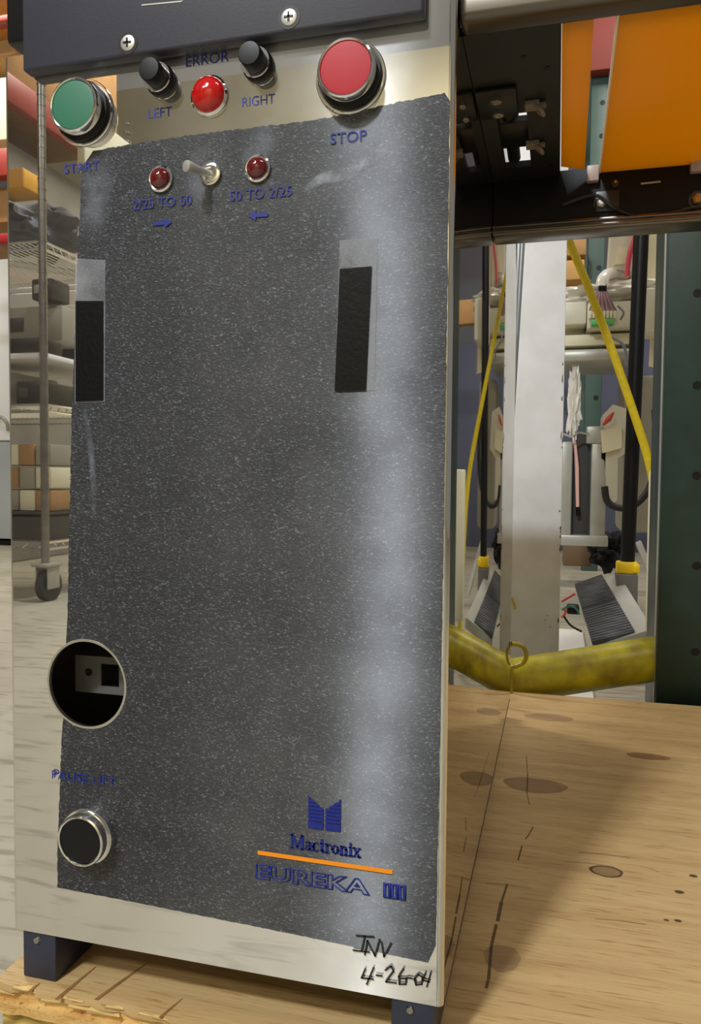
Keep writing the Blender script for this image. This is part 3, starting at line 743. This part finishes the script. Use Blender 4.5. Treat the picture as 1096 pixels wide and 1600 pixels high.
bm = B(); tube(bm, smooth_path([at(*q, .662) for q in ((796, 1008), (803, 1006), (817, 1010), (823, 1022), (819, 1035), (807, 1041), (800, 1044), (799, 1062), (798, 1088))], 6), .0030, 10); tag(obj('wire_hook', bm, M_pipe), 'small curled yellow wire hook above the yellow pipe', 'hook')
bm = B(); lathe(bm, [(.0022, 0), (.0026, .0008), (.0014, .0016), (0, .0016)], (W + .0004, L - .004, at(793, 1004, L).z), (1, 0, 0), 8); obj('edge_bolt', bm, M_dgrey, mc)
bm = B(); tube(bm, [at(800, 934, .897), at(804, 945, .897), at(806, 952, .897)], .0016, 8); obj('yellow_tie', bm, M_yellow, post, 'short yellow tie end')

gu = thing('green_upright', (.46, .78, ZF), 'dark green steel upright with round holes right of the pipe', 'upright')
xl = at(1035, 700, .70).x
bm = B(); box(bm, (xl, .70, ZF), (xl + .12, .82, 1.5), .003); obj('column', bm, M_dgreen, gu)
bm = B(); box(bm, (xl - .0015, .706, ZF), (xl, .716, 1.5), .0004); obj('edge_strip', bm, M_greym, gu)
for i, (px, py) in enumerate(((1091, 458), (1090, 602), (1089, 743), (1089, 884), (1087, 1018))):
    p = at(px, py, .70); bm = B(); lathe(bm, [(0, .0005), (.0050, .0005), (.0054, .0002), (.0054, 0)], p, seg=24); obj('bolt_hole', bm, M_black, gu)
bm = B(); tube(bm, smooth_path([at(*q, 1.22) for q in ((852, 285), (886, 368), (921, 452), (960, 556), (994, 655), (1014, 720), (1024, 775), (1030, 850), (1033, 960), (1034, 1037))], 6), .0078, 12); tag(obj('yellow_rope', bm, M_yellow), 'yellow rope slanting down between white post and black pole', 'rope')

bp_ = thing('black_pole', (at(978, 930, 1.5).x, 1.5, ZF), 'black pole with yellow collar standing in a grey socket', 'pole')
bm = B(); tube(bm, [at(1004, 330, 1.5), at(981, 882, 1.5)], [.0165, .0155], 20); obj('shaft', bm, M_black, bp_)
c = at(980, 886, 1.5)
bm = B(); box(bm, c - Vector((.023, .02, .014)), c + Vector((.023, .02, .013)), .004); box(bm, c + Vector((.012, -.024, -.010)), c + Vector((.026, -.010, .008)), .002); obj('collar', bm, M_ycap, bp_)
bm = B(); box(bm, (c.x - .024, 1.47, ZF), (c.x + .022, 1.53, c.z - .014), .003); obj('socket', bm, mat('socket_grey', srgb(98, 94, 88), .5), bp_)

# grey ribbed boards on a tilted slab
q = [at(899, 916, 1.50), at(941, 901, 1.53), at(993, 990, 1.27), at(926, 1006, 1.24)]
nrm = (q[1] - q[0]).cross(q[3] - q[0]).normalized(); nrm = nrm if nrm.z > 0 else -nrm
slab = [q[0] - nrm * .003, at(966, 893, 1.53), at(1020, 980, 1.27), q[3] - nrm * .003]
bm = B(); hexa(bm, [v - nrm * .03 for v in slab], [v - nrm * .004 for v in slab]); tag(obj('tilted_slab', bm, M_greym), 'pale grey tilted slab under the ribbed boards', 'slab')
M_rib = mat('charcoal_ribbed', srgb(84, 84, 86), .6, col2=srgb(52, 52, 54), vscale=70, stretch=(.3, 1, 1), bump=.5, bscale=160)
for i, (t0, t1) in enumerate(((0, .46), (.475, 1))):
    A0 = q[0].lerp(q[3], t0); A1 = q[1].lerp(q[2], t0); B0 = q[0].lerp(q[3], t1); B1 = q[1].lerp(q[2], t1)
    bm = B(); hexa(bm, [v - nrm * .003 for v in (A0, A1, B1, B0)], [v + nrm * .006 for v in (A0, A1, B1, B0)])
    rb = obj('ribbed_board', bm, M_rib); tag(rb, ('upper' if i == 0 else 'lower') + ' charcoal ribbed board lying on the tilted slab', 'board', 'ribbed boards')
    bm = B()
    for k in range(14):
        f = (k + .5) / 14; a = A0.lerp(B0, f) + nrm * .0065; b = A1.lerp(B1, f) + nrm * .0065; tube(bm, [a, b], .0016, 5)
    obj('ribs', bm, M_rib, rb)
bm = B(); z = ZF; box(bm, (.20, 1.0, z), (.36, 1.75, z + .008), .001); tag(obj('white_board', bm, mat('white_sheet', srgb(226, 222, 214), .5, var=.08, vscale=10)), 'white sheet lying on the floor behind the pipe', 'sheet')
for i, (col, pts, lab) in enumerate((((200, 60, 60), ((878, 940), (890, 933), (899, 928)), 'thin red wire on the white sheet'), ((60, 130, 110), ((878, 953), (890, 947), (900, 950), (906, 960)), 'thin teal wire on the white sheet'),
                                     ((24, 24, 26), ((881, 962), (890, 975), (900, 982), (910, 987)), 'thin black wire on the white sheet'), ((220, 80, 50), ((878, 965), (884, 958), (882, 950)), 'short orange wire end on the white sheet'))):
    bm = B(); P_ = []
    for x, y in pts: P_.append(at(x, y, 1.22 + .0 * i))
    tube(bm, smooth_path(P_, 5), .0022, 8); tag(obj('loose_wire', bm, mat('wire_%d' % i, srgb(*col), .5)), lab, 'wire', 'loose wires')
bm = B(); pbox(886, 948, 906, 960, 1.35, .04, .004, bm); tag(obj('small_connector', bm, M_black), 'small black connector among the loose wires', 'connector')
bm = pbox(1010, 735, 1045, 990, 1.02, .02, .004); tag(obj('cream_board', bm, M_cream2), 'cream board standing behind the green upright', 'board')

# equipment at two metres
Y = 2.0
ca = thing('equipment_beam', at(950, 510, Y), 'cream equipment beam carrying a wiring terminal', 'equipment beam')
bm = pbox(860, 470, 918, 509, Y, .2, .008); pbox(918, 466, 1040, 514, Y - .02, .22, .008, bm); obj('beam', bm, M_cream, ca)
bm = pbox(924, 497, 960, 508, Y - .05, .03, .002); obj('terminal_block', bm, mat('terminal_green', srgb(84, 176, 92), .45), ca, 'green terminal block')
for k in range(8):
    bm = pbox(921 + k * 5.4, 485, 925 + k * 5.4, 497, Y - .05, .025, .001); obj('plug', bm, M_cream2, ca)
for k in range(11):
    e = at(922 + k * 4.1, 486, Y - .045); s0 = at(941 + (k - 5) * .8, 448, Y - .06); md = at(938 + (k - 5) * 2.4 + 3, 466, Y - .065)
    bm = B(); tube(bm, smooth_path([s0, md, e], 4), .0028, 6); obj('wire', bm, mat('wire_pink', srgb(196, 140, 158), .5) if k % 2 else mat('wire_grey', srgb(120, 112, 116), .5), ca)
bm = B(); tube(bm, smooth_path([at(941, 450, Y - .06), at(943, 436, Y - .05), at(954, 428, Y), at(975, 430, Y + .08)], 5), [.017] * 16, 14); obj('cable_sleeve', bm, M_bag, ca)
bm = B(); tube(bm, [at(936, 449, Y - .062), at(948, 449, Y - .062)], .012, 12); obj('cable_band', bm, M_black, ca)
bm = B(); tube(bm, smooth_path([at(966, 478, Y - .05), at(975, 488, Y - .06), at(970, 500, Y - .05)], 5), .003, 6); obj('wire', bm, MATS['wire_grey'], ca)
bm = B(); tube(bm, smooth_path([at(950, 508, Y - .05), at(955, 525, Y - .07), at(975, 540, Y - .05), at(980, 570, Y - .03)], 5), .004, 8); obj('wire', bm, mat('wire_bluegrey', srgb(130, 132, 150), .5), ca)
p = at(965, 462, Y + .08); bm = blob(p, (.16, .10, .035), .45, 2.2, 4, 3); tag(obj('plastic_bag', bm, M_bag), 'crumpled cloudy plastic bag lying on the cream beam', 'bag')
sh = thing('equipment_shelf', at(930, 562, Y), 'cream shelf with grey metal front below the wiring terminal', 'shelf')
bm = pbox(860, 519, 1002, 542, Y + .02, .3, .004); obj('shelf_board', bm, M_cream2, sh)
bm = pbox(860, 542, 1002, 566, Y, .32, .01); obj('metal_front', bm, M_greym, sh)
cw = thing('slotted_column', at(915, 850, Y), 'light grey slotted metal column behind the white post', 'column')
bm = pbox(868, 690, 895, 846, Y, .06, .003); pbox(922, 690, 949, 846, Y, .06, .003, bm); pbox(864, 838, 951, 852, Y - .01, .08, .003, bm); obj('frame', bm, M_greym, cw)
bm = pbox(893, 676, 924, 840, Y + .04, .01); obj('slot_back', bm, M_dgrey, cw)
bm = pbox(917, 666, 944, 693, Y - .005, .05, .003); obj('cap', bm, M_greym, cw)
bm = B(); tube(bm, [at(899, 690, Y + .02), at(902, 730, Y + .02), at(903, 792, Y + .02)], [.004, .006, .005], 10); obj('slot_glint', bm, mat('pink_glint', srgb(240, 190, 176), .2), cw, 'pinkish reflection in the slot, painted on a slim rod')  # slim rod coloured as the bright reflection inside the dark channel
bm = B(); tube(bm, [at(903, 792, Y + .02), at(904, 806, Y + .02)], .006, 10); obj('rod_end', bm, M_black, cw)
bm = B(); tube(bm, smooth_path([at(880, 678, Y - .01), at(895, 682, Y - .02), at(905, 676, Y - .02), at(920, 678, Y - .01)], 4), .003, 8); obj('strap', bm, M_chrome, cw)
p = at(898, 632, Y + .03); bm = blob(p, (.016, .014, .10), .75, 2.6, 4, 4); tag(obj('crumpled_wrap', bm, M_bag), 'crumpled clear wrap hanging beside the white post', 'wrap')
hm = thing('cream_housing', at(965, 790, Y), 'tall cream machine housing with rounded edges behind the black pole', 'housing')
bm = B(); prism(bm, [(at(x, y, Y).x, at(x, y, Y).z) for x, y in ((943, 648), (958, 632), (985, 640), (990, 700), (966, 716), (965, 780), (957, 792), (949, 780), (945, 720), (940, 716))], Y, Y + .12); obj('shell', bm, M_cream, hm)
bm = B(); prism(bm, [(at(x, y, Y - .02).x, at(x, y, Y - .02).z) for x, y in ((940, 672), (972, 668), (972, 700), (942, 708))], Y - .02, Y); obj('lid', bm, M_cream2, hm)
bm = B(); tube(bm, smooth_path([at(943, 664, Y - .03), at(952, 654, Y - .04), at(959, 645, Y - .03)], 4), [.004, .005, .006, .008, .008, .007, .005, .004, .003], 8); obj('red_tag', bm, mat('tag_red', srgb(190, 70, 52), .5), hm, 'small red tag')
bm = pbox(968, 585, 1040, 832, Y + .14, .2, .02); tag(obj('grey_cabinet', bm, mat('warm_grey', srgb(158, 152, 136), .5, var=.12, vscale=6)), 'warm grey cabinet behind the black pole', 'cabinet')
bm = B(); tube(bm, smooth_path([at(*q_, Y - .06) for q_ in ((945, 760), (949, 782), (962, 792), (982, 793), (1003, 780), (1019, 752), (1026, 700), (1024, 640))], 6), .010, 12); obj('hose', bm, M_rubber, hm, 'black looping hose')
bm = pbox(1000, 448, 1045, 520, Y - .3, .1, .006); obj('end_cover', bm, M_cream, ca)
bm = B(); prism(bm, [(at(x, y, Y - .2).x, at(x, y, Y - .2).z) for x, y in ((1018, 522), (1035, 522), (1035, 575), (1015, 572))], Y - .2, Y - .19); obj('flap', bm, M_cream2, ca)
bx_ = thing('beige_box', at(970, 420, Y), 'beige equipment box hanging behind the yellow rope', 'box')
bm = B(); prism(bm, [(at(x, y, Y).x, at(x, y, Y).z) for x, y in ((958, 330), (1000, 330), (1000, 424), (952, 420))], Y, Y + .15); obj('body', bm, M_cream, bx_)
bm = B(); prism(bm, [(at(x, y, Y - .005).x, at(x, y, Y - .005).z) for x, y in ((967, 387), (982, 387), (978, 412), (960, 414))], Y - .005, Y); obj('cover', bm, M_cream2, bx_)
bm = B(); tube(bm, smooth_path([at(*q_, Y - .04) for q_ in ((1000, 320), (994, 365), (984, 400), (980, 432))], 5), .007, 10); tag(obj('red_cable', bm, mat('cable_red', srgb(200, 62, 80), .45)), 'red cable hanging beside the beige box', 'cable')
bm = pbox(1006, 330, 1030, 440, Y + .1, .1, .01); tag(obj('ivory_panel', bm, M_cream2), 'ivory panel between black pole and green upright', 'panel')
p = at(949, 872, 2.5); bm = blob((p.x, 2.5, p.z + .03), (.062, .06, .062), .6, 2.0, 4, 9)
tag(obj('black_cloth', bm, M_cloth), 'crumpled black cloth on the floor by the pole', 'cloth')
bm = pbox(880, 852, 926, 884, 2.62, .2, .004); tag(obj('brown_box', bm, mat('brown_board', srgb(112, 88, 62), .8, var=.2, vscale=10)), 'brown board box under the slotted column', 'box')
bm = B(); hexa(bm, [at(995, 850, 1.75), at(1003, 846, 1.75), at(1040, 935, 1.65), at(1036, 950, 1.65)], [v + Vector((0, .04, 0)) for v in (at(995, 850, 1.75), at(1003, 846, 1.75), at(1040, 935, 1.65), at(1036, 950, 1.65))]); tag(obj('grey_bar', bm, M_greym), 'grey bar sloping down right of the black pole', 'bar')

# far rack behind
rk = thing('pallet_rack', (at(930, 700, 3.2).x, 3.2, ZF), 'green and red pallet rack far behind the machine', 'rack')
xg = at(930, 500, 3.2).x
bm = B(); box(bm, (xg - .035, 3.2, ZF), (xg + .035, 3.26, 2.3), .004); box(bm, (xg - .035, 3.9, ZF), (xg + .035, 3.96, 2.3), .004); up_ = obj('upright', bm, mat('faded_rack_green', srgb(60, 84, 76), .5, var=.2, vscale=10), rk)
for k in range(16):
    z = .05 + k * .14; bm = B(); lathe(bm, [(0, .0006), (.011, .0006), (.011, 0)], (xg + .012, 3.2, z), seg=14); obj('slot', bm, M_black, up_)
for z0, z1 in ((1.98, 2.3), (.95, 1.06)):
    bm = B(); box(bm, (xg - .9, 3.14, z0), (xg + 1.6, 3.2, z1), .006); obj('beam', bm, mat('faded_rack_red', srgb(124, 44, 32), .6) if z0 > 1.5 else M_card, rk)
bm = B(); box(bm, (-.6, 4.2, ZF), (1.9, 4.25, 1.05), .005); tag(obj('blue_partition', bm, M_bluegrey), 'blue grey partition behind the pallet rack', 'partition')
bm = pbox(880, 372, 917, 400, 3.0, .2, .004); tag(obj('cardboard_box', bm, M_card), 'brown cardboard box right of the white post top', 'box')
bm = pbox(878, 405, 914, 438, 3.0, .2, .004); tag(obj('cardboard_box', bm, mat('tan_card', srgb(200, 154, 92), .8, var=.2, vscale=12)), 'tan cardboard box below the brown cardboard box', 'box')
p = at(950, 376, 3.17); bm = blob((p.x, 3.17, 1.06 + .05), (.035, .03, .045), .3, 1.6, 3, 2); tag(obj('blue_pouch', bm, mat('royal_blue', srgb(48, 70, 176), .6)), 'royal blue pouch beside the green rack upright', 'pouch')

# ------------------------------------------------------------------ left of the machine
lr = thing('red_rack', (-2.35, 2.5, ZF), 'red and tan storage rack at the left frame edge', 'rack')
for y0, y1, m in ((18, 60, M_rred), (228, 292, M_rred), (362, 392, mat('deep_red', srgb(150, 24, 30), .4))):
    bm = pbox(-160, y0, 30, y1, 2.5, .06, .005); obj('beam', bm, m, lr)
for y0, y1, Yk in ((60, 112, 2.6), (290, 362, 2.6)):
    bm = pbox(-160, y0, 24, y1, Yk, .5, .005); obj('shelf_board', bm, M_card, lr)
bm = pbox(-120, -40, 28, 18, 2.6, .3, .005); tag(obj('tan_carton', bm, MATS['tan_card']), 'tan carton on the red beam at the top left', 'carton')
bm = pbox(-60, 118, 22, 226, 2.6, .3, .005); tag(obj('white_carton', bm, M_cream2), 'pale carton between the red beams at left', 'carton')
fr_ = thing('white_cabinet', (at(-60, 850, 3.4).x, 3.4, ZF), 'white cabinet with grey base at the left frame edge', 'cabinet')
bm = pbox(-140, 402, 22, 690, 3.4, .5, .02); obj('body', bm, mat('appliance_white', srgb(236, 236, 234), .35), fr_)
bm = pbox(-140, 690, 24, 842, 3.4, .5, .01); obj('base', bm, mat('appliance_grey', srgb(168, 172, 172), .35, var=.1, vscale=4), fr_)
bm = pbox(-140, 842, 22, 852, 3.4, .5); obj('plinth', bm, M_black, fr_)
bm = B(); tube(bm, smooth_path([at(-8, 655, 3.38), at(2, 652, 3.34), at(10, 660, 3.34), at(13, 672, 3.38)], 5), .01, 10); obj('handle', bm, M_greym, fr_)

# ------------------------------------------------------------------ in front of the machine, seen mirrored in the polished panel
rx, ry = -1.285, -1.77
wr = thing('wire_shelf_rack', (rx - .5, ry - .25, ZF), 'chrome wire shelf rack on casters mirrored in the panel', 'rack')
for x, y in ((rx, ry), (rx - .9, ry), (rx, ry - .5), (rx - .9, ry - .5)):
    bm = B(); tube(bm, [(x, y, ZF + .12), (x, y, 1.5)], .0125, 14)
    for k in range(50): tube(bm, [(x, y, ZF + .14 + k * .032), (x, y, ZF + .144 + k * .032)], .0142, 12)
    obj('post', bm, M_steel, wr)
    bm = B(); tube(bm, [(x - .014, y - .015, ZF + .05), (x + .014, y - .015, ZF + .05)], .05, 28); w_ = obj('caster', bm, M_rubber, wr, 'black caster wheel')
    bm = B(); box(bm, (x - .024, y - .04, ZF + .04), (x - .019, y + .02, ZF + .115), .002); box(bm, (x + .019, y - .04, ZF + .04), (x + .024, y + .02, ZF + .115), .002); box(bm, (x - .03, y - .045, ZF + .112), (x + .03, y + .035, ZF + .122), .002); obj('fork', bm, M_greym, w_)
for z, solid in ((.037, 0), (.4755, 0), (.64, 1), (.985, 0)):
    bm = B()
    if solid: box(bm, (rx - .9, ry - .5, z - .018), (rx, ry, z), .004); obj('shelf', bm, M_white, wr); continue
    for dz in (0, -.022):
        for a, b in (((rx, ry), (rx - .9, ry)), ((rx, ry - .5), (rx - .9, ry - .5)), ((rx, ry), (rx, ry - .5)), ((rx - .9, ry), (rx - .9, ry - .5))): tube(bm, [(a[0], a[1], z + dz), (b[0], b[1], z + dz)], .0045, 6)
    for k in range(46): tube(bm, [(rx - k * .02, ry, z), (rx - k * .02, ry - .5, z)], .0022, 5)
    for k in range(12):
        tube(bm, [(rx, ry - k * .042, z), (rx, ry - k * .042 - .021, z - .022)], .002, 5); tube(bm, [(rx, ry - k * .042 - .021, z - .022), (rx, ry - (k + 1) * .042, z)], .002, 5)
        tube(bm, [(rx - k * .06, ry, z), (rx - k * .06 - .03, ry, z - .022)], .002, 5)
    obj('shelf', bm, M_chrome, wr)
items = [('grey_bin', (-.30, -.32, .04), (-.015, -.03, .12), 'dark_grey', 'low dark grey tray on the bottom wire shelf'),
         ('carton_stack', (-.30, -.3, .2), (-.02, -.03, .42), None, ''),
         ('cream_case', (-.15, -.45, .48), (-.012, -.24, .56), 'pale_cream', 'cream case at the back of the middle wire shelf'),
         ('black_device', (-.13, -.22, .48), (-.03, -.03, .555), 'matte_black_metal', 'black device on the middle wire shelf'),
         ('grey_device', (-.32, -.3, .48), (-.16, -.03, .59), 'light_grey_metal', 'light grey device beside the black device'),
         ('black_tray', (-.3, -.13, .642), (-.02, -.01, .69), 'black_plastic', 'black tray on the white shelf'),
         ('cream_unit', (-.18, -.46, .642), (-.01, -.31, .73), 'cream_plastic', 'cream unit on the white shelf behind the tray'),
         ('grey_unit', (-.33, -.3, .7), (-.03, -.14, .82), 'warm_grey', 'warm grey unit standing behind the black tray'),
         ('cream_monitor', (-.15, -.45, .735), (-.02, -.31, .86), 'pale_cream', 'pale cream monitor stacked on the cream unit'),
         ('dark_bag', (-.12, -.2, .83), (-.04, -.1, .9), 'dark_grey', 'dark bag on top of the warm grey unit')]
for nm, lo, hi, mm, lab in items:
    if not lab: continue
    bm = B(); box(bm, (rx + lo[0], ry + lo[1], lo[2]), (rx + hi[0], ry + hi[1], hi[2]), .008, 2); w_, d_ = hi[0] - lo[0], hi[2] - lo[2]
    o = obj(nm, bm, MATS[mm]); tag(o, lab, nm.split('_')[1])
    bm = B(); box(bm, (rx + lo[0] + w_ * .15, ry + hi[1] - .001, lo[2] + d_ * .3), (rx + lo[0] + w_ * .5, ry + hi[1] + .003, lo[2] + d_ * .7), .002); obj('face_plate', bm, M_dgrey if mm != 'dark_grey' else M_greym, o)
for k in range(3):
    for j in range(4):
        x = rx - .05 - j * .062; z = .135 + k * .075
        bm = B(); box(bm, (x - .029, ry - .30, z), (x + .029, ry - .06, z + .068), .004)
        tag(obj('small_carton', bm, (M_card, M_cream2, MATS['warm_grey'])[(j + k) % 3]), '%s small carton, %s in the %s row on the low shelf' % (('brown', 'cream', 'grey')[(j + k) % 3], ('first from the post', 'second from the post', 'third from the post', 'fourth from the post')[j], ('bottom', 'middle', 'top')[k]), 'carton', 'cartons on the low wire shelf')
bm = B(); box(bm, (rx - .32, ry - .34, .13 - .005), (rx - .01, ry - .02, .133)); tag(obj('tray_lid', bm, M_dgrey), 'dark flat lid under the small cartons', 'lid')
bm = blob((rx - .19, ry - .22, 1.09), (.14, .15, .085), .4, 1.8, 4, 5); tag(obj('grey_sack', bm, mat('slate_cloth', srgb(84, 86, 94), .7)), 'slate grey sack on the top wire shelf', 'sack')
bm = B(); box(bm, (rx - .2, ry - .12, 1.16), (rx - .07, ry + .0, 1.22), .004); tag(obj('orange_case', bm, mat('amber_case', srgb(222, 160, 56), .5)), 'orange case on top of the grey sack', 'case')
bm = B(); box(bm, (rx - .03, ry - .62, ZF), (rx + .02, ry - .56, 1.45), .004); box(bm, (rx + .03, ry - .62, 1.25), (rx + .06, ry - .14, 1.45), .004); box(bm, (rx - .03, ry - .62, 1.25), (rx + .06, ry - .58, 1.45), .004); tag(obj('cream_bracket', bm, M_cream2), 'tall cream bracket at the rear of the rack', 'bracket')
fx = thing('red_beam_rack', (-2.0, -3.5, ZF), 'pallet rack with long red beam mirrored beside the start button', 'rack')
bm = B(); box(bm, (-2.03, -5.2, 1.83), (-1.98, -2.0, 1.95), .006); obj('beam', bm, M_rred, fx)
for y in (-2.3, -5.1):
    bm = B(); box(bm, (-2.08, y, ZF), (-2.0, y + .08, 2.6), .005); obj('upright', bm, M_rgreen, fx)
    for k in range(14): bm = B(); lathe(bm, [(0, .001), (.014, .001), (.014, 0)], (-2.0, y + .04, .9 + k * .11), (1, 0, 0), 12); obj('slot', bm, M_cream2, fx)
bm = B(); box(bm, (-2.75, -3.4, 1.96), (-2.02, -2.5, 2.4), .01); tag(obj('brown_carton', bm, M_card), 'brown carton above the long red beam', 'carton')
bm = B(); box(bm, (-2.9, -5.0, ZF), (-2.12, -2.5, 1.75), .01); tag(obj('grey_curtain', bm, mat('shade_grey', srgb(150, 146, 138), .7, var=.2, vscale=6)), 'grey wrapped load under the long red beam', 'load')
wm = thing('white_press', (-1.35, -4.6, ZF), 'white machine cabinet mirrored above the dark area', 'cabinet')
bm = B(); box(bm, (-1.9, -5.6, ZF), (-1.3, -4.6, 1.95), .02); obj('body', bm, M_cream2, wm)
for k, (x0, x1, z0, z1) in enumerate(((-1.84, -1.66, 1.5, 1.85), (-1.6, -1.36, 1.5, 1.85), (-1.84, -1.36, .3, 1.4))):
    bm = B(); box(bm, (x0, -4.6, z0), (x1, -4.585, z1), .004); obj('door', bm, M_greym if k != 1 else M_dgrey, wm)
bm = B(); box(bm, (-1.1, -5.4, ZF), (-.95, -5.3, 2.2), .01); tag(obj('green_post', bm, M_rgreen), 'green post before the beige wall', 'post')
bm = B(); box(bm, (-1.0, -6.5, 2.05), (5, -6.42, 2.12), .005); box(bm, (-1.0, -6.5, 2.6), (5, -6.40, 2.85), .005); struct(obj('trim_1', bm, mat('dull_beige', srgb(176, 166, 136), .7)), 'dull beige rails across the beige wall', 'trim')
